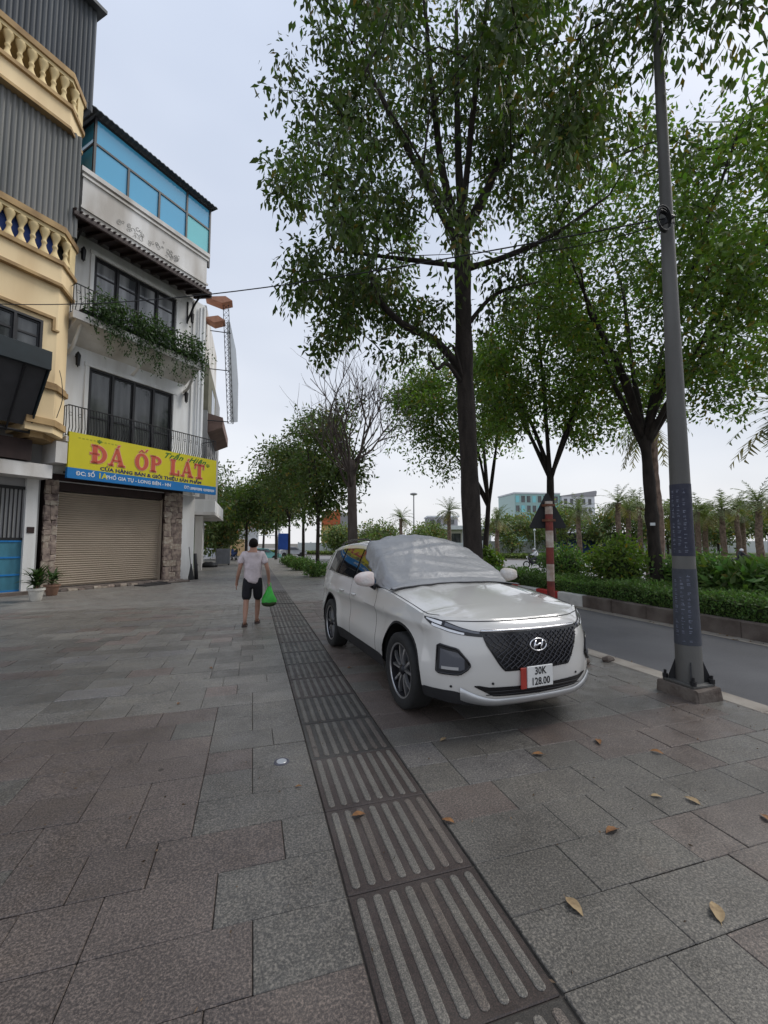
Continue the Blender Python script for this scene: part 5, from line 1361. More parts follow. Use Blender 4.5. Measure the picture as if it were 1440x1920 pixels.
def shell_points(rg, c, r, n, inner=.5, keep=None):
    out = []
    while len(out) < n:
        d = rg.normal(size=3); d /= np.linalg.norm(d); t = rg.uniform(inner, 1.0)**.8
        p = np.array(c)+d*np.array(r)*t
        if keep is None or keep(p): out.append(p)
    return out

def boughs(rg, c, r, nb, ns, br, inner=.5, keep=None):
    """leaf sprays gathered into boughs, with open air between them"""
    out = []
    for b in shell_points(rg, c, r, nb, inner, keep):
        k = rg.uniform(.6, 1.35)
        for q in range(max(2, int(ns*k))):
            p = b+rg.normal(size=3)*np.array([br, br, br*.75])*k*.6
            if keep is None or keep(p): out.append(p)
    return out

def tree(name, label, base, trunk, limbs, crowns, leaf, bark, group=None, cat='tree', seed=1, n_leaf=50, spread=.3, ln=.15, wd=.055, droop=.9,
         keep=None, extra=(), twig_r=.012, brown=.06, sides=10, rough=.0, zs=.9, ns=6, br=.8):
    """trunk: [(x,y,z,r)], limbs: list of the same, all relative to base"""
    t = thing(name, label, cat, base, 0, group); rg = np.random.RandomState(seed)
    def wob(pts, sc=1.0):
        P = spline([Vector(p[:3]) for p in pts], 5); R = [p[3] for p in pts]; n = len(P)
        rr = [float(np.interp(i/(n-1)*(len(R)-1), range(len(R)), R)) for i in range(n)]
        if rough: rr = [r*(1+rg.normal()*rough) for r in rr]
        return P, rr
    P, rr = wob(trunk); rr[0] *= 1.25
    MB().tube(P, rr, sides).build('trunk', bark, t, smooth=True)
    sk = [(np.array(p), r) for p, r in zip(P[len(P)//2:], rr[len(P)//2:])]
    for l in limbs:
        Pl, rl_ = wob(l); MB().tube(Pl, rl_, 7).build('limb', bark, t, smooth=True); sk += [(np.array(p), r) for p, r in zip(Pl[1:], rl_[1:])]
    cen = [np.array(p) for p in extra]
    for cr_ in crowns: cen += boughs(rg, cr_[0], cr_[1], cr_[2], ns, br, cr_[3], keep)
    S0 = np.array([p for p, r in sk]); tw = MB()
    order = sorted(range(len(cen)), key=lambda i: np.min(np.linalg.norm(S0-cen[i], axis=1)))
    nodes = [p for p, r in sk]
    for i in order:                                           # twigs grow from the nearest wood that lies lower or inwards
        p = cen[i]; A_ = np.array(nodes); d = np.linalg.norm(A_-p, axis=1)+.9*np.maximum(0, A_[:, 2]-p[2]); j = int(np.argmin(d)); a = A_[j]
        mid = (a+p)/2+rg.normal(size=3)*.10*np.linalg.norm(p-a)+np.array([0, 0, .10*np.linalg.norm(p-a)])
        L_ = float(np.linalg.norm(p-a)); r0 = min(.05, twig_r*(.8+.7*L_))
        tw.tube([tuple(a), tuple((a+mid)/2+np.array([0, 0, .03])), tuple(mid), tuple(p)], [r0, r0*.8, r0*.6, r0*.3], 4, caps=False)
        nodes.append(mid); nodes.append(p)
    o = tw.build('branches', bark, t); o['kind'] = 'stuff'
    if n_leaf: make_leaves('crown', cen, n_leaf, (spread, spread, spread*zs), ln, wd, droop, leaf, t, seed, brown)
    return t

# ---- the big street tree beside the car
B0 = Vector((4.17, 7.5, 0))
def rel(*pts): return [(p[0]-B0.x, p[1]-B0.y, p[2], p[3]) for p in pts]
mt = rel((4.17, 7.5, -.1, .20), (4.10, 7.46, 1.65, .185), (4.02, 7.42, 3.3, .175), (3.93, 7.36, 5.0, .168), (3.87, 7.28, 6.2, .155), (3.83, 7.2, 7.3, .15), (3.80, 7.16, 8.0, .12))
ml = [rel((3.92, 7.36, 4.95, .085), (3.3, 7.3, 5.5, .075), (2.62, 7.35, 5.78, .065), (2.12, 7.4, 6.3, .05), (1.95, 7.4, 7.1, .03)),
      rel((3.84, 7.2, 7.25, .085), (3.25, 7.2, 8.3, .07), (2.6, 7.3, 9.5, .055), (1.9, 7.4, 10.9, .035)),
      rel((3.82, 7.18, 7.6, .08), (3.35, 7.0, 8.6, .07), (3.0, 6.7, 9.9, .055), (2.7, 6.4, 11.5, .03)),
      rel((3.80, 7.16, 7.9, .085), (3.72, 7.12, 9.6, .07), (3.66, 7.0, 12.2, .035)),
      rel((3.84, 7.18, 7.7, .095), (4.35, 7.08, 8.7, .08), (4.65, 6.9, 9.9, .07), (4.80, 6.7, 12.6, .04)),
      rel((3.85, 7.2, 7.8, .07), (4.6, 7.15, 9.2, .055), (5.5, 7.0, 10.6, .03)),
      rel((3.86, 7.2, 7.0, .065), (4.65, 7.0, 7.28, .055), (5.6, 6.7, 7.75, .04), (6.6, 6.3, 8.5, .02)),
      rel((3.84, 7.2, 7.05, .055), (2.75, 7.5, 7.18, .045), (1.5, 7.9, 7.35, .025)),
      rel((3.90, 7.3, 5.85, .05), (4.5, 7.1, 6.55, .04), (5.4, 6.9, 6.85, .02)),
      rel((3.80, 7.16, 7.8, .07), (3.6, 6.3, 9.3, .05), (3.4, 5.3, 10.6, .03)),
      rel((3.80, 7.2, 7.8, .07), (3.9, 8.3, 9.4, .05), (3.9, 9.3, 11, .03)),
      rel((3.92, 7.38, 4.7, .05), (3.45, 7.15, 5.02, .04), (3.2, 7.05, 4.85, .03), (3.0, 7.0, 5.05, .012)),
      rel((3.92, 7.38, 4.75, .03), (3.5, 7.0, 5.3, .028), (3.25, 6.95, 5.0, .02))]
def keep_main(p):
    x, y, z = p+np.array(B0)
    if x < .25 or x > 7.0: return False
    if x > 4.3 and z < 7.6+.15*(x-4.3): return False
    if x > 3.3 and z < 7.0: return False
    if (abs(x-3.85)+abs(y-7.2)*.5) < .9 and z < 9.0: return False
    if x < 3.4 and z < 5.15+.1*abs(x-2.0): return False
    return True
C0 = (3.55-B0.x, 7.2-B0.y, 9.3)
tree('street_tree', 'big leafy street tree with a dark trunk right behind the parked car', B0, mt, ml,
     [(C0, (3.5, 3.5, 4.3), 36, .64), ((3.6-B0.x, 7.2-B0.y, 11.2), (3.0, 3.2, 2.6), 16, .3), ((1.9-B0.x, 7.4-B0.y, 6.7), (1.6, 1.6, 1.5), 12, .4), ((5.2-B0.x, 6.9-B0.y, 9.6), (1.7, 1.9, 2.0), 10, .3)],
     M_LEAF, M_BARK, seed=11, n_leaf=82, spread=.175, ln=.15, wd=.062, droop=1.2, zs=1.15, ns=6, br=.85, keep=keep_main, twig_r=.011, brown=.04, rough=.05, sides=14,
     extra=[(x-B0.x, y-B0.y, z) for x, y, z in ((3.0, 7.0, 5.35), (2.6, 7.2, 5.25), (2.3, 7.5, 5.2), (3.1, 7.3, 5.9), (3.4, 7.2, 6.2), (2.9, 7.6, 6.3), (4.4, 7.1, 6.9), (4.8, 7.0, 7.0), (5.1, 6.9, 7.1), (4.3, 7.2, 6.0), (4.6, 7.1, 6.4), (4.9, 7.0, 6.5))])

# ---- the next street tree, whose trunk stands just outside the picture: its hanging sprays reach in at the top right
B1 = Vector((4.25, .1, 0))
hang = [(3.75, 3.55, 8.55), (4.35, 3.5, 8.1), (4.6, 3.4, 7.75), (4.85, 3.2, 7.95), (5.15, 3.0, 7.75), (5.3, 3.0, 8.2), (5.6, 2.8, 7.9), (4.1, 3.9, 8.35), (3.95, 4.2, 7.9), (3.9, 4.3, 7.35), (3.85, 4.35, 6.9),
        (4.0, 4.3, 7.6), (3.75, 4.4, 7.2), (3.6, 4.5, 7.75), (3.4, 4.5, 8.3), (3.1, 4.4, 8.8), (2.7, 4.3, 8.9), (4.3, 4.0, 7.9), (4.15, 4.25, 7.2), (5.9, 2.7, 8.3), (2.2, 4.2, 9.1), (5.0, 3.4, 8.5), (4.4, 3.7, 8.6), (3.2, 4.6, 8.0)]
tree('street_tree', 'street tree reaching in with hanging dark leaves at the top right corner', B1,
     [(0, 0, -.1, .20), (.0, .1, 2.5, .18), (-.1, .2, 5, .16), (-.1, .4, 7.2, .13)],
     [[(-.1, .4, 7.0, .09), (-.2, 1.6, 8.3, .07), (-.3, 3.0, 9.4, .04), (-.6, 4.2, 9.6, .02)], [(-.1, .4, 7.0, .08), (.7, 1.6, 8.2, .06), (1.0, 2.8, 9.0, .03)],
      [(-.1, .4, 7.1, .09), (-1.3, .2, 8.6, .07), (-2.4, .5, 10, .04)], [(-.1, .4, 7.1, .08), (.3, -1.2, 8.8, .06), (.6, -2.4, 10.3, .03)], [(-.1, .4, 7.2, .1), (0, .5, 9.2, .07), (0, .4, 11.5, .03)]],
     [((0, .2, 10.4), (3.2, 3.4, 2.6), 24, .5)], M_LEAF, M_BARK, seed=23, n_leaf=72, spread=.19, ln=.145, wd=.056, droop=1.5, zs=1.5,
     keep=lambda p: p[2] > 9.3 and not (p[1] > 2.4 and p[2] < 10), extra=[(x-B1.x, y-B1.y, z) for x, y, z in hang]+[(x-B1.x+a, y-B1.y+b, z-.35) for (x, y, z), a, b in zip(hang[:16], np.random.RandomState(3).normal(size=16)*.2, np.random.RandomState(5).normal(size=16)*.2)])

# ---- trees on the median
def auto_limbs(rg, top, c, r, n, r0):
    out = []
    for k in range(n):
        a = 2*PI*k/n+rg.uniform(-.4, .4); e = np.array([math.cos(a)*r[0]*.7, math.sin(a)*r[1]*.7, rg.uniform(-.1, .7)*r[2]])+np.array(c)
        s = np.array(top)-np.array([0, 0, rg.uniform(0, .5)]); m1 = s+(e-s)*.35+np.array([0, 0, .25]); m2 = s+(e-s)*.7+np.array([0, 0, .25])+rg.normal(size=3)*.15
        out.append([(*s, r0), (*m1, r0*.75), (*m2, r0*.5), (*e, r0*.25)])
    return out
def plain_tree(name, label, base, h, r0, c, r, n, leaf, bark, seed, lean=(0, 0), inner=.45, limbs=7, **k):
    rg = np.random.RandomState(seed)
    tr_ = [(0, 0, -.2, r0), (lean[0]*.3+rg.normal()*.04, lean[1]*.3, h*.35, r0*.9), (lean[0]*.7, lean[1]*.7+rg.normal()*.04, h*.7, r0*.82), (lean[0], lean[1], h, r0*.72)]
    return tree(name, label, base, tr_, auto_limbs(rg, (lean[0], lean[1], h), c, r, limbs, r0*.5), [(c, r, n, inner)], leaf, bark, seed=seed, **k)
plain_tree('median_tree', 'broad bright green tree on the median, its trunk seen just left of the lamp pole', (10.75, 9.15, .1), 4.6, .185, (.3, -.3, 8.9), (4.1, 4.0, 4.3), 90, M_LEAFY, M_BARK, 31, lean=(-.15, .1),
           n_leaf=74, spread=.25, ln=.165, wd=.074, droop=.4, rough=.10, ns=6, br=1.0, sides=12, group='trees on the median', inner=.5, limbs=9)
plain_tree('median_tree', 'leafy median tree with a forked trunk behind the triangular sign', (10.6, 13.3, .1), 4.2, .17, (-.1, 0, 7.9), (3.1, 3.0, 3.1), 48, M_LEAFY, M_BARK, 37, ns=6, br=.9, n_leaf=48, spread=.28, ln=.20, wd=.095, droop=.5, group='trees on the median', limbs=8)
plain_tree('median_tree', 'farther median tree with thin stems seen just right of the big trunk', (10.9, 18.7, .1), 3.6, .15, (-1.3, -.1, 8.2), (3.4, 3.0, 3.1), 42, M_LEAFY, M_BARK, 41, lean=(.3, 0), ns=6, br=.9, n_leaf=64, spread=.32, ln=.21, wd=.09, droop=.5, group='trees on the median', limbs=8)
MB().bbox(-.06, .06, -.008, .008, -.04, .04, .003).build('tree_tag', M_SWHITE).location = (10.50, 9.03, 2.15)
o = bpy.data.objects['tree_tag']; o.rotation_euler = (0, 0, math.radians(-40)); tag(o, 'small white tag nailed to the median tree trunk', 'tag')

# ---- row of younger street trees
for i, (x, y, tz, c, r, lab) in enumerate(((3.1, 21.2, 3.5, (.35, 0, 5.9), (2.3, 2.3, 2.9), 'young street tree nearest the parked car in the row of clipped shrubs'),
                                    (2.95, 26.4, 3.4, (-.2, 0, 6.0), (2.2, 2.2, 3.0), 'second young street tree in the row beyond the parked car'),
                                    (2.65, 33.0, 3.6, (-.3, 0, 6.6), (2.3, 2.4, 3.4), 'third young street tree in the row beyond the parked car'))):
    plain_tree('young_tree', lab, (x, y, 0), tz, .105, c, r, 26, M_LEAFM, M_BARK, 51+i, ns=5, br=.7, n_leaf=56, spread=.36, ln=.25, wd=.10, droop=.5, group='young street trees in a row', limbs=6, inner=.35)
# coloured cloth band round the nearest young trunk
# ---- bare tree
def bare_tree():
    t = thing('bare_tree', 'leafless street tree with upswept bare branches', 'tree', (3.45, 14.9, 0)); rg = np.random.RandomState(77)
    MB().tube(spline([(0, 0, -.1), (-.03, 0, 1.6), (-.06, .02, 3.2), (-.10, 0, 4.6)], 5), [.20-.0035*k for k in range(16)], 12).build('trunk', M_BARKD, t, smooth=True)
    tw = MB()
    def grow(p, d, l, r, depth):
        pts = [p]; q = p.copy(); dd = d.copy(); n = 4
        for k in range(n):
            dd = (dd+Vector(rg.normal(size=3)*.13)+Vector((0, 0, .10))).normalized(); q = q+dd*l/n; pts.append(q.copy())
        rr_ = [r*(1-.55*k/n) for k in range(n+1)]
        if depth == 0: MB().tube(pts, rr_, 7).build('limb', M_BARKD, t, smooth=True)
        else: tw.tube(pts, rr_, 4, caps=False)
        if depth < 3:
            for k in range((4, 4, 3, 3)[depth]):
                i = rg.randint(2, n+1) if depth else rg.randint(1, n+1); side = Vector(rg.normal(size=3)); side = (side-dd*side.dot(dd)).normalized()
                grow(pts[i], (dd*.75+side*.62+Vector((0, 0, .15))).normalized(), l*rg.uniform(.5, .75), r*.5, depth+1)
    for k in range(8):
        a = 2*PI*k/8+rg.uniform(-.3, .3); e = rg.uniform(.55, 1.25)
        grow(Vector((-.10, 0, 4.0+rg.uniform(-.7, .7))), Vector((math.cos(a)*math.cos(e), math.sin(a)*math.cos(e), math.sin(e))), rg.uniform(2.1, 2.9), .055, 0)
    o = tw.build('twigs', M_BARKD, t); o['kind'] = 'stuff'
bare_tree()

# ---- trees beyond the junction (left) and behind the palms (right)
farL = [(-2.9, 52.5, 6.2, 3.2, 3.6, 'olive far tree right of the yellow shop sign, at the picture\'s left'), (-.6, 46.5, 6.6, 3.0, 3.6, 'far street tree with a straight trunk behind the walking person\'s head'), (-4.6, 41.5, 5.4, 2.4, 2.6, 'dark rounded far tree just beyond the corner house'),
        (2.2, 43.0, 6.4, 2.6, 3.4, 'far street tree closing the row of young trees'), (1.4, 58.0, 6.6, 3.6, 3.8, 'pale green far tree above the teal car'), (-3.4, 47.0, 2.6, 1.3, 1.6, 'small light green tree in front of the orange shop sign')]
for i, (x, y, cz, rx, rz_, lab) in enumerate(farL):
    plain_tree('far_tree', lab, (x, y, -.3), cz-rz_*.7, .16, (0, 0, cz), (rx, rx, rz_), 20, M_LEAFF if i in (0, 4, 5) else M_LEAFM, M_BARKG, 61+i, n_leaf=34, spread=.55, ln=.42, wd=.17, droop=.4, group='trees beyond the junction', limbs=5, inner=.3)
# ================================================================== PALMS, HEDGES, THE FAR SIDE
M_PTRUNK = mat('palm_trunk', (.22, .155, .12), .95, .5, 4, .6, 12, col2=(.09, .06, .045))
M_FROND = mat('palm_frond', (.15, .175, .075), .65, .3, 1, attr='tint', transl=.2)
def palm_meshes(seed, h, rt, n=34, fl=2.6):
    rg = np.random.RandomState(seed); V_ = []; C_ = []
    tr_ = MB(); P = []; R_ = []
    for k in range(22): z = h*k/21; P.append((.05*math.sin(z), .04*math.cos(z*1.3), z)); R_.append(rt*(1.12-.25*k/21)*(1+.07*(k % 2)))
    R_[-1] *= 1.25; R_[-2] *= 1.3; tr_.tube(P, R_, 10); tm = tr_.mesh('trunk'); tm.materials.append(M_PTRUNK)
    for k in range(n):
        a = rg.uniform(0, 2*PI); e = rg.uniform(-.45, 1.35); p = np.array([0, 0, h]); L0 = fl*rg.uniform(.8, 1.1)
        d = np.array([math.cos(a)*math.cos(e), math.sin(a)*math.cos(e), math.sin(e)]); s = np.array([-math.sin(a), math.cos(a), 0]); tint = rg.uniform(.65, 1.3)
        if e < -.15: tint_v = np.array([1.7, 1.2, .9])*tint*.8
        else: tint_v = np.ones(3)*tint
        m = 13
        for q in range(m):
            p2 = p+d*L0/m; up = np.cross(s, d); w = .035*(1-q/m)+.008
            V_.append([p-s*w, p+s*w, p2+s*w*.9, p2-s*w*.9]); C_.append(tint_v*.9)
            if q > 0:
                ll = .55*math.sin(PI*(q+1.5)/(m+2.5))*fl/2.6
                for sd in (-1, 1):
                    dd = (d*.55+s*sd*.8+up*.25*(rg.rand()-.2)); dd /= np.linalg.norm(dd); b = p+d*L0/m*rg.rand(); t_ = b+dd*ll+np.array([0, 0, -.12*ll]); ww = d*.055*fl/2.6
                    V_.append([b-ww, b+ww, t_+ww*.2, t_-ww*.2]); C_.append(tint_v*rg.uniform(.8, 1.2))
            p = p2; d = d+np.array([0, 0, -.085-.03*q/m]); d /= np.linalg.norm(d)
    cm = quads_mesh('fronds', np.array(V_), np.array(C_)); cm.materials.append(M_FROND)
    return tm, cm
PV = [palm_meshes(90+i, h, .30, 36, 2.7) for i, h in enumerate((5.2, 6.0, 6.8))]
def palm(x, y, v, s, rz, label, z=-.4, group='palms in the park'):
    t = thing('palm_tree', label, 'palm', (x, y, z), rz, group); t.scale = (s, s, s)
    for nm, me in zip(('trunk', 'fronds'), PV[v]): link(nm, me, None, t)
    return t
def at_px(px, d):                                       # ground position on the line of sight through column px at depth d
    return (d*math.sin(YAW)+(px-720)/800*d*math.cos(YAW), d*math.cos(YAW)-(px-720)/800*d*math.sin(YAW))
names = ['farthest left', 'second from the left', 'third from the left', 'fourth from the left', 'fifth from the left', 'sixth from the left', 'seventh from the left', 'eighth from the left', 'ninth from the left', 'tenth from the left', 'eleventh from the left', 'twelfth from the left', 'thirteenth from the left', 'fourteenth from the left', 'farthest right']
for i, (px, d, v, s) in enumerate(((752, 76, 1, 1.05), (842, 70, 2, 1.05), (932, 62, 0, 1.0), (1085, 58, 1, 1.05), (1160, 55, 2, 1.05), (1178, 60, 1, 1.1), (1200, 64, 2, 1.1), (1262, 60, 0, 1.1), (1308, 56, 1, 1.0), (1322, 60, 0, 1.05), (1355, 54, 1, 1.05), (1383, 57, 2, .98), (1392, 62, 0, 1.1), (1423, 48, 1, 1.12), (1450, 58, 2, 1.0))):
    x, y = at_px(px, d); palm(x, y, v, s, i*1.7, 'date palm in the park across the junction, %s' % names[i])
# two nearer palms whose fronds show by the median trees
pm_ = palm(*at_px(1227, 20), 2, 1.12, .6, 'palm with spreading fronds partly hidden behind the median tree trunk', -.2, 'palms along the carriageway')
pm_.children[0].scale = (.62, .62, 1)
palm(*at_px(1500, 15), 2, .95, 2.2, 'palm whose fronds reach in at the right edge', -.2, 'palms along the carriageway')

# ---- background trees behind the palms
bgs = [(958, 78, 4.2, 4.6), (1012, 84, 4.2, 5.0), (1062, 74, 4.6, 5.2), (1120, 78, 4.8, 4.8), (1190, 76, 5.0, 5.4), (1250, 74, 4.6, 5.2), (1300, 80, 4.6, 5.4), (1345, 72, 4.6, 5.0), (1395, 76, 4.8, 5.2), (1440, 70, 4.6, 5.4), (715, 80, 3.6, 3.4), (690, 88, 3.4, 3.2), (640, 78, 3.4, 3.2), (790, 92, 3.2, 3.2), (812, 96, 2.6, 3.6)]
ordn = ['behind the green glass block\'s left end', 'below the green glass block', 'in front of the green glass block\'s right end', 'just right of the green glass block', 'behind the median tree trunk', 'left of the lamp pole', 'right of the lamp pole', 'between the lamp pole and the right edge', 'near the right edge', 'at the right edge', 'above the parked car roof', 'left of the car roof tree', 'in front of the orange house', 'behind the leftmost palm', 'beside the low cream building']
bl = None
for i, (px, d, r, cz) in enumerate(bgs):
    x, y = at_px(px, d)
    plain_tree('park_tree', 'rounded green park tree %s' % ordn[i], (x, y, -.5), cz*.6, .2, (0, 0, cz), (r, r, cz*.62), 15, M_LEAFF, M_BARKG, 101+i, n_leaf=30, spread=.75, ln=.62, wd=.27, droop=.3, group='trees of the park', limbs=4, inner=.3)

# ---- hedges
def leafy_box(name, label, cat, x0, x1, y0, y1, z0, z1, n, ln, leaf=None, seed=1, group=None, loc=(0, 0, 0), rz=0.0, ruff=.05):
    t = thing(name, label, cat, loc, rz, group); rg = np.random.RandomState(seed)
    MB().box(x0+.04, x1-.04, y0+.04, y1-.04, z0, z1-.05).build('core', M_HCORE, t)
    at_ = (x1-x0)*(y1-y0); as_ = (z1-z0)*((y1-y0)*2+(x1-x0)*2); u = rg.rand(n); C = np.empty((n, 3))
    top = u < at_/(at_+as_)
    C[:, 0] = rg.uniform(x0, x1, n); C[:, 1] = rg.uniform(y0, y1, n); C[:, 2] = z1-.02
    sd = ~top; ns = sd.sum(); C[sd, 2] = rg.uniform(z0, z1, ns); w = rg.rand(ns); lx = (x1-x0)/((x1-x0)+(y1-y0))
    cx = C[sd]; a = w < lx/2; b = (w >= lx/2) & (w < lx); c = (w >= lx) & (w < lx+(1-lx)/2); d = w >= lx+(1-lx)/2
    cx[a, 1] = y0; cx[b, 1] = y1; cx[c, 0] = x0; cx[d, 0] = x1; C[sd] = cx
    C += rg.normal(size=(n, 3))*ruff; C[:, 2] += .04*np.sin(C[:, 1]*2.3)+.03*np.sin(C[:, 0]*5+C[:, 1]*.9)
    D = rg.normal(size=(n, 3)); D[:, 2] += .6
    q = leaf_quads(C, D, ln*rg.uniform(.6, 1.3, n), ln*.45*rg.uniform(.7, 1.3, n)); v = rg.uniform(.6, 1.35, n)[:, None]*(1+rg.normal(size=(n, 3))*.08)
    patch = 1+.25*np.sin(C[:, 1]*1.1)*np.sin(C[:, 0]*2+C[:, 1]*.5); v *= patch[:, None]
    link('foliage', quads_mesh('foliage', q, np.clip(v, .1, 3)), leaf or M_HEDGE, t); return t
leafy_box('hedge', 'clipped green hedge along the median kerb opposite the lamp pole', 'hedge', 8.98, 10.25, 1.5, 13, .1, .52, 42000, .075, seed=1)
leafy_box('hedge', 'clipped green hedge of the median beyond the parked car', 'hedge', 8.98, 10.25, 13.05, 44, .1, .55, 22000, .13, seed=2)
M_LEAFP = mat('park_hedge_leaf', (.15, .21, .03), .7, .3, 1, attr='tint')
leafy_box('park_hedge', 'low bright green hedge edging the park across the junction', 'hedge', 0, (B-A).length, .4, 1.6, -.4, .05, 16000, .30, M_LEAFP, 3, loc=(A.x, A.y, 0), rz=math.atan2(dv.y, dv.x))
def bush(label, loc, r, h, n, ln, leaf, seed, group=None, name='shrub', droop=-.1, low=.1):
    t = thing(name, label, 'shrub', loc, 0, group); rg = np.random.RandomState(seed); pts = shell_points(rg, (0, 0, h*.55), (r, r, h*.48), n, .35, keep=lambda p: p[2] > low)
    st_ = MB()
    for k in range(9): p = pts[rg.randint(len(pts))]; st_.tube([(rg.normal()*.05, rg.normal()*.05, 0), tuple(p*.5), tuple(p)], [.02, .014, .006], 5)
    st_.build('stems', M_BARKG, t)['kind'] = 'stuff'
    MB().ellipsoid((0, 0, h*.45), (r*.62, r*.62, h*.36), 8, 12).build('inner_growth', M_HCORE, t, smooth=True)
    make_leaves('foliage', pts, 30, (.10*r/.6, .10*r/.6, .10*r/.6), ln, ln*.42, droop, leaf, t, seed, .02); return t
bush('big yellow green shrub on the median left of the tree trunk', (10.35, 10.05, .1), .82, 1.72, 110, .15, M_LEAFY, 5, 'shrubs on the median')
bush('dark rounded shrub on the median just right of the sign post', (10.3, 12.35, .1), .80, 1.38, 110, .12, M_HEDGE, 6, 'shrubs on the median')
bush('dark shrub on the median half hidden by the lamp pole', (11.4, 9.0, .1), .75, 1.30, 90, .12, M_HEDGE, 7, 'shrubs on the median')
bush('shrub on the median right of the lamp pole', (11.4, 8.0, .1), .70, 1.22, 80, .13, M_HEDGE, 8, 'shrubs on the median')
bush('broad leaved low plants at the right edge of the median, nearer one', (11.0, 6.3, .1), .85, .95, 80, .24, M_HEDGE, 9, 'shrubs on the median')
bush('broad leaved low plants at the right edge of the median, farther one', (11.2, 7.2, .1), .75, .98, 70, .24, M_HEDGE, 10, 'shrubs on the median')
bush('small leafy plant on the median behind the car bonnet', (9.9, 16.5, .1), .5, 1.25, 50, .2, M_LEAFY, 12, 'shrubs on the median')
for i, (x, y, r) in enumerate(((3.05, 20.9, .62), (2.9, 25.9, .75), (2.6, 29.3, .6), (2.6, 32.6, .6))):
    bush('clipped dark shrub at the foot of the young trees, %s' % ('nearest', 'second nearest', 'third nearest', 'farthest')[i], (x, y, 0), r, .62, 80, .12, M_HEDGE, 20+i, 'clipped shrubs under the young trees', low=-.05)

# ================================================================== FAR BUILDINGS AND THINGS
M_CREAMW = mat('far_cream', (.56, .53, .47), .9, .15, .3); M_FWHITE = mat('far_white', (.66, .67, .69), .9, .12, .2)
M_GGLASS = glass('far_green_glass', (.27, .42, .40), .3, .4); M_FBLUE = mat('far_blue', (.03, .07, .22), .6, .2, 1); M_FOR = mat('far_orange', (.50, .13, .05), .8, .2, .8)
M_FGREY = mat('far_grey', (.34, .33, .34), .9, .15, .3)
x, y = at_px(1042, 150)
gb_ = thing('glass_block', 'green glazed block with a pale sloping roof end behind the park trees', 'building', (x, y, -.6), -.16)
MB().box(-15, 2, 0, 14, 0, 19.2).build('glazed_wing', M_GGLASS, gb_); MB().box(2.02, 14.5, -1, 14, 0, 18.6).build('pale_wing', M_FWHITE, gb_)
MB().prism([(1.6, 18.6), (14.9, 20.6), (15.2, 20.2), (14.9, 18.6)], -1.4, 14, 'y').build('roof', M_FGREY, gb_); MB().box(-15.3, 1.9, -.3, 14, 19.2, 19.7).build('cornice', M_FWHITE, gb_)
for r_ in range(4):
    for c_ in range(8): MB().box(-14.6+c_*2.05, -13.3+c_*2.05, -.06, 0, 6+r_*3.4, 8.3+r_*3.4).build('window', M_PANE if (r_+c_) % 3 else M_TEALG, gb_)
    for c_ in range(5): MB().box(2.8+c_*2.3, 4.0+c_*2.3, -1.06, -1, 6+r_*3.2, 8.0+r_*3.2).build('window', M_PANE, gb_)
x, y = at_px(636, 96)
ob = thing('orange_house', 'cream house with an orange top storey seen between the young tree and the bare tree', 'building', (x, y, -.6), -.2)
MB().box(-1.2, 3.8, 0, 8, 0, 8.9).build('wall', M_FGREY, ob); MB().box(-4.0, -1.2, .4, 8, 0, 6.2).build('side_wing', mat('far_ochre', (.62, .40, .16), .9, .15, .3), ob); MB().box(-4.0, .2, -.2, 8, 6.25, 9.3).build('top_storey', M_FOR, ob)
MB().box(-.6, -.1, 1, 2, 9.3, 10.4).build('chimney', M_FOR, ob)
for c_ in range(3): MB().box(-3.6+c_*1.3, -2.9+c_*1.3, .33, .4, 3, 4.6).build('window', M_PANE, ob) if c_ == 0 else MB().box(-.9+(c_-1)*2, .0+(c_-1)*2, -.07, 0, 3, 4.6).build('window', M_PANE, ob)
x, y = at_px(855, 112)
lb = thing('low_building', 'long low cream building with a flat roof and dark openings behind the palms', 'building', (x, y, -.6), -.3)
MB().box(-9, 9, 0, 12, 0, 5.6).build('wall', M_CREAMW, lb); MB().box(-9.5, 9.5, -1.6, 12, 5.6, 6.6).build('roof_band', M_FWHITE, lb); MB().box(-7, 1, 3, 12, 6.6, 9.0).build('upper_storey', M_FGREY, lb); MB().box(-7.3, 1.3, 2.6, 12, 9.0, 9.4).build('roof', M_FWHITE, lb)
for c_ in range(5): MB().box(-8+c_*3.4, -5.6+c_*3.4, -.08, 0, .4, 4.6).build('opening', M_PANE, lb)
for c_ in range(4): MB().box(-6.4+c_*1.8, -5.4+c_*1.8, 2.92, 3.0, 7.1, 8.4).build('window', M_PANE, lb)
for c_ in range(6): MB().box(-9.2+c_*3.55, -8.9+c_*3.55, -1.4, -1.1, 0, 5.6).build('column', M_FWHITE, lb)
def far_wall(name, label, px0, d0, px1, d1, h, m, n):
    a, b = Vector(at_px(px0, d0)), Vector(at_px(px1, d1)); t = thing(name, label, 'wall', (a.x, a.y, -.5), math.atan2((b-a).y, (b-a).x)); L_ = (b-a).length
    for k in range(n): MB().box(L_*k/n+.03, L_*(k+1)/n-.03, 0, .18, .15, h).build('panel', m, t)
    for k in range(n+1): MB().box(L_*k/n-.12, L_*k/n+.12, -.05, .24, 0, h+.12).build('post', m, t)
far_wall('boundary_wall', 'white panelled boundary wall beyond the junction, left of the big trunk', 560, 84, 905, 78, 2.1, M_FWHITE, 14)
far_wall('boundary_wall', 'pale boundary wall behind the palms at the right', 905, 82, 1500, 84, 2.4, M_FWHITE, 22)
x, y = at_px(1100, 80)
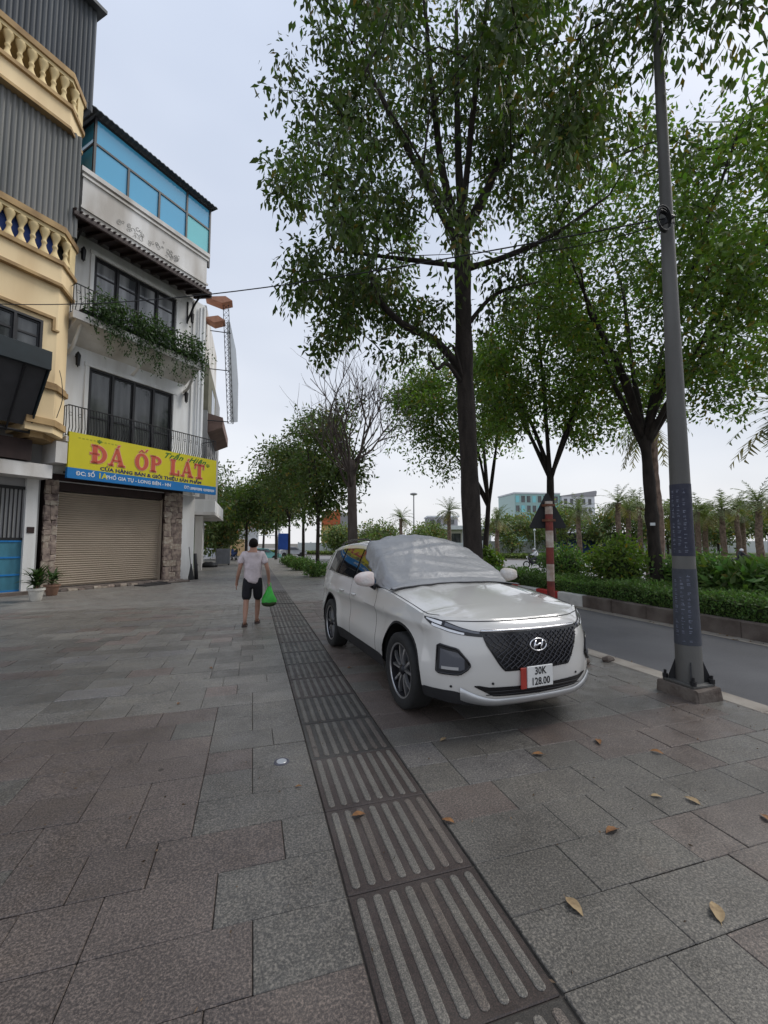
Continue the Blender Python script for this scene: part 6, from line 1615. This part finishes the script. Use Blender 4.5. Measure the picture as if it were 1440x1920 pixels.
sb = thing('dark_shed', 'long dark roofed shed behind the park palms', 'building', (x, y, -.5), -.5); MB().box(-7, 8, 0, 5, 0, 2.6).build('wall', M_FBLUE, sb); MB().prism([(-.8, 2.6), (5.5, 2.6), (5.5, 3.4), (-.8, 3.9)], -7.5, 8.5, 'x').build('roof', mat('shed_roof', (.06, .06, .06), .8, .3, 1), sb)
# far shop with signs, seen past the corner house
x, y = at_px(418, 62)
fs = thing('far_shop', 'white shop with a yellow and an orange sign beyond the junction at left', 'building', (x, y, -.5), .05)
MB().box(-2.2, 5, 0, 8, 0, 4.4).build('wall', M_FWHITE, fs); MB().box(-.9, .75, -.25, 0, 3.0, 4.1).build('yellow_sign', M_SIGNY, fs); MB().box(1.0, 2.1, -.25, 0, 3.0, 4.2).build('orange_sign', mat('sign_orange', (.75, .16, .02), .5, .1), fs)
MB().box(-.7, .7, -.1, 0, 1.2, 2.8).build('window', M_PANE, fs); MB().box(1.05, 3.2, -.3, .1, .2, 2.6).build('shop_front', mat('shop_warm', (.62, .42, .22), .7, .2, 1), fs); MB().box(-.9, .8, -.7, -.1, .2, .9).build('counter', M_FGREY, fs)
for k in range(3): MB().box(-.7, .5-.2*k, -.262, -.25, 3.2+k*.27, 3.32+k*.27).build('sign_print', M_REDP, fs)
MB().prism([(-2.4, 4.4), (5.2, 4.4), (4.6, 5.4), (-1.8, 5.4)], -.4, 8, 'y').build('roof', M_ORANGE, fs)
# arched gantry and blue board
x, y = at_px(494, 52)
gn = thing('arched_gantry', 'pale arched steel gantry over the side street', 'gantry', (x, y, -.5), .1)
MB().tube(spline([(-2.0, 0, 0), (-2.0, 0, 3.4), (-1.6, 0, 4.2), (-.9, 0, 4.5), (.8, 0, 4.4), (1.5, 0, 4.1), (1.9, 0, 3.3), (1.95, 0, 0)], 5), .11, 8).build('arch', M_FWHITE, gn, smooth=True)
MB().tube([(-1.9, 0, 3.0), (1.9, 0, 3.0)], .05, 6).build('cross_bar', M_FWHITE, gn)
MB().box(1.5, 1.85, -.1, .1, .1, 2.9).build('post_panel', M_FWHITE, gn)
x, y = at_px(532, 50)
bs = thing('blue_board', 'tall blue information board beside the young tree trunks', 'sign', (x, y, -.5), -.1)
MB().bbox(-.62, .55, -.06, .06, 1.3, 3.2, .03).build('board', mat('board_blue', (.03, .10, .42), .5, .15, 2), bs)
for dx in (-.5, .42): MB().cyl((dx, .0, 0), (dx, .0, 1.32), .05, n=8).build('leg', M_POLE, bs)
x, y = at_px(776, 104)
lm = thing('mast_light', 'thin tall mast light far beyond the junction', 'street lamp', (x, y, -.5)); MB().tube([(0, 0, 0), (0, 0, 14)], [.22, .14], 8).build('mast', M_FGREY, lm); MB().lathe([(.2, 13.6), (.9, 13.8), (.9, 14.1), (.2, 14.3)], 10).build('lamp_ring', M_FGREY, lm)
x, y = at_px(492, 110)
x, y = at_px(1002, 70)
lp_ = thing('park_lamp', 'slim white lamp post in the park left of the sign post', 'street lamp', (x, y, -.4)); MB().tube([(0, 0, 0), (0, 0, 3.9)], [.09, .06], 8).build('post', M_FWHITE, lp_); MB().ellipsoid((0, 0, 4.05), (.2, .2, .22), 8, 10).build('globe', M_FWHITE, lp_, smooth=True)

# small far car (teal) and a parked motorbike by the cabinet
M_TEALC = mat('teal_paint', (.16, .50, .48), .3, .1, 2, coat=.6); M_DARKC = mat('grey_car_paint', (.30, .31, .33), .3, .1, 2, coat=.6)
def small_car(label, loc, rz, paint, group='cars beyond the junction'):
    t = thing('car', label, 'car', loc, rz, group)
    prof = [(-2.1, .35), (-2.15, .75), (-2.0, .95), (-1.5, 1.0), (-1.0, 1.42), (-.3, 1.5), (.5, 1.42), (1.05, 1.0), (1.8, .88), (2.1, .72), (2.12, .35)]
    P = []
    for s, k in ((-.82, .93), (-.84, 1), (0, 1.02), (.84, 1), (.82, .93)): P.append([(p[0], s*(1 if p[1] < 1.02 else .82), .35+(p[1]-.35)*k) for p in prof])
    b = MB().grid(P); b.add([p for p in P[0]], [tuple(range(len(prof)))]); b.add([p for p in P[-1]], [tuple(range(len(prof)))]); b.build('body', paint, t, smooth=True, angle=35)
    for sg in (-1, 1): MB().add([(-1.25, sg*.845, 1.02), (.9, sg*.845, 1.02), (.4, sg*.70, 1.36), (-.9, sg*.70, 1.36)], [(0, 1, 2, 3)]).build('window', M_CARGLASS, t)
    MB().add([(1.08, -.72, 1.02), (1.08, .72, 1.02), (.56, .62, 1.42), (.56, -.62, 1.42)], [(0, 1, 2, 3)]).build('windscreen', M_CARGLASS, t); MB().add([(-1.56, -.72, 1.02), (-1.56, .72, 1.02), (-1.06, .62, 1.41), (-1.06, -.62, 1.41)], [(0, 1, 2, 3)]).build('rear_window', M_CARGLASS, t)
    for xx in (-1.3, 1.3):
        for sg in (-1, 1): MB().lathe([(.05, -.09), (.30, -.09), (.32, -.05), (.32, .05), (.30, .09), (.05, .09)], 16, (xx, sg*.78, .32), axis='y').build('wheel', M_TYRE, t, smooth=True, angle=40)
    for sg in (-1, 1): MB().box(2.06, 2.12, sg*.72-.12, sg*.72+.12, .62, .76).build('headlight', M_DRL, t)
x, y = at_px(492, 50); small_car('teal saloon car crossing the junction beyond the walking person', (x, y, -.5), .2, M_TEALC)
x, y = at_px(548, 66); small_car('grey car beyond the junction behind the young trees', (x, y, -.5), .1, M_DARKC)
x, y = at_px(672, 72); small_car('pale car beyond the junction above the parked car roof', (x, y, -.5), -.2, mat('pale_car_paint', (.62, .62, .62), .3, .1, 2, coat=.6))

def motorbike(name, label, loc, rz, paint, group=None):
    t = thing(name, label, 'motorbike', loc, rz, group)
    for xx in (-.62, .62):
        w = MB().lathe([(.20, -.03), (.25, -.045), (.29, -.03), (.30, 0), (.29, .03), (.25, .045), (.20, .03)], 18, (xx, 0, .30), caps=False, axis='y').build('wheel', M_TYRE, t, smooth=True)
        m = MB()
        for k in range(5): a = 2*PI*k/5; m.tube([(xx, 0, .30), (xx+.21*math.cos(a), 0, .30+.21*math.sin(a))], .015, 5)
        m.build('spokes', M_RIMS, w)
    b = MB(); P = []
    for x_, zc, rh, rw in ((-.95, .72, .05, .05), (-.75, .70, .12, .11), (-.35, .62, .17, .14), (.0, .45, .13, .13), (.25, .48, .18, .15), (.42, .72, .20, .16), (.50, .92, .12, .12), (.52, 1.02, .03, .05)):
        P.append([(x_, rw*math.cos(a), zc+rh*math.sin(a)) for a in [2*PI*k/12 for k in range(12)]])
    b.grid(P, closed=True); b.build('fairing', paint, t, smooth=True)
    MB().tube(spline([(-.85, 0, .82), (-.5, 0, .84), (-.15, 0, .78), (.02, 0, .72)], 3), [.09, .12, .13, .13, .13, .12, .11, .10, .09, .06], 8).build('seat', M_DUST, t, smooth=True)
    MB().tube([(.62, 0, .30), (.50, 0, .95)], .03, 6).build('fork', M_SATIN, t); MB().tube([(.40, -.34, 1.06), (.48, -.12, 1.03), (.48, .12, 1.03), (.40, .34, 1.06)], .018, 6).build('handlebar', M_IRON, t)
    MB().ellipsoid((.58, 0, .92), (.06, .09, .07), 6, 10).build('headlight', M_DRL, t, smooth=True)
    for sg in (-1, 1): MB().tube([(.42, sg*.25, 1.05), (.42, sg*.30, 1.20)], .008, 4).build('mirror', M_IRON, t)
    return t
def rider(label, loc, rz, shirt, helmet, group):
    t = thing('person', label, 'person', loc, rz, group)
    V = [(-.18, 0, .86), (-.20, 0, 1.05), (-.12, 0, 1.25), (-.07, 0, 1.36), (-.04, 0, 1.44), (-.02, 0, 1.52)]; R = [(.14, .15), (.13, .14), (.13, .16), .08, .055, .09]; Ed = [(i, i+1) for i in range(5)]
    for sg in (-1, 1):
        p = 0
        for q, r in (((-.10, sg*.12, .84), .09), ((.22, sg*.17, .74), .075), ((.12, sg*.17, .40), .055), ((.16, sg*.17, .30), .04), ((.28, sg*.17, .27), .035)): V.append(q); R.append(r); Ed.append((p, len(V)-1)); p = len(V)-1
        p = 3
        for q, r in (((-.08, sg*.19, 1.32), .06), ((.08, sg*.28, 1.14), .045), ((.34, sg*.30, 1.10), .032), ((.42, sg*.30, 1.08), .03)): V.append(q); R.append(r); Ed.append((p, len(V)-1)); p = len(V)-1
    link('body', skin_mesh('body', V, Ed, R, 1), mat('rider_trousers', (.05, .05, .06), .8, .2, 5) if 'rider_trousers' not in bpy.data.materials else bpy.data.materials['rider_trousers'], t)
    js = skin_mesh('jacket', [(-.19, 0, .92), (-.20, 0, 1.06), (-.12, 0, 1.26), (-.08, 0, 1.37), (-.08, .2, 1.32), (.08, .29, 1.14), (.26, .30, 1.11), (-.08, -.2, 1.32), (.08, -.29, 1.14), (.26, -.30, 1.11)], [(0, 1), (1, 2), (2, 3), (3, 4), (4, 5), (5, 6), (3, 7), (7, 8), (8, 9)], [(.155, .17), (.15, .165), (.15, .18), .10, .075, .06, .045, .075, .06, .045], 1, 2)
    link('jacket', js, shirt, t); MB().ellipsoid((-.01, 0, 1.55), (.135, .115, .125), 8, 12, lambda p: (p[0], p[1], max(p[2], 1.47))).build('helmet', helmet, t, smooth=True)
    MB().ellipsoid((.045, 0, 1.47), (.075, .07, .085), 6, 10).build('face', M_SKIN, t, smooth=True)
x, y = at_px(1000, 36); motorbike('motorbike', 'dark scooter ridden along the far carriageway left of the sign post', (x, y, -.5), PI-.45, M_DUST, 'ridden motorbikes'); rider('rider in a white top on the scooter left of the sign post', (x, y, -.5), PI-.45, M_FWHITE, mat('helmet_grey', (.4, .4, .42), .3, .1), 'riders')
x, y = at_px(1388, 33); motorbike('motorbike', 'dark motorbike ridden along the far carriageway at the right edge', (x, y, -.5), -.35, M_IRON, 'ridden motorbikes'); rider('rider in a dark top and white helmet at the right edge', (x, y, -.5), -.35, M_DUST, M_FWHITE, 'riders')
x, y = at_px(440, 40); motorbike('motorbike', 'dark parked motorbike by the grey cabinet on the sidewalk', (x, y, 0), 1.9, M_FBLUE, None)

# ---- grit, seeds and torn leaf bits too small to count
rg = np.random.RandomState(12); n = 700
X = np.where(rg.rand(n) < .5, rg.uniform(-6, 4.6, n), rg.normal(4.35, .25, n)); Y = rg.uniform(1.2, 11, n)*rg.uniform(.6, 1, n)+.4; keep = (X < 4.72) & (Y > 1.0); X, Y = X[keep], Y[keep]; n = len(X)
C = np.c_[X, Y, np.full(n, .008)]; D = rg.normal(size=(n, 3)); D[:, 2] *= .12
q = leaf_quads(C, D, rg.uniform(.008, .030, n), rg.uniform(.006, .014, n)); col = np.array([.16, .11, .07])*rg.uniform(.3, 1.6, n)[:, None]
m_ = mat('grit', (1, 1, 1), .9, .2, 30, attr='tint')
o = link('paving_grit', quads_mesh('paving_grit', q, col), m_); tag(o, 'fine grit and leaf bits scattered over the paving', 'litter', kind='stuff')
C = np.c_[rg.uniform(5.05, 5.35, 260), rg.uniform(.5, 16, 260), np.full(260, -.112)]; D = rg.normal(size=(260, 3)); D[:, 2] *= .15
q = np.concatenate([leaf_quads(C, D, rg.uniform(.02, .07, 260), rg.uniform(.01, .03, 260)), leaf_quads(C+np.array([3.35, 0, 0]), D, rg.uniform(.02, .08, 260), rg.uniform(.01, .03, 260))])
o = link('gutter_litter', quads_mesh('gutter_litter', q, np.array([.22, .14, .07])*rg.uniform(.3, 1.5, 520)[:, None]), m_); tag(o, 'dry leaf litter along both edges of the road', 'litter', kind='stuff')
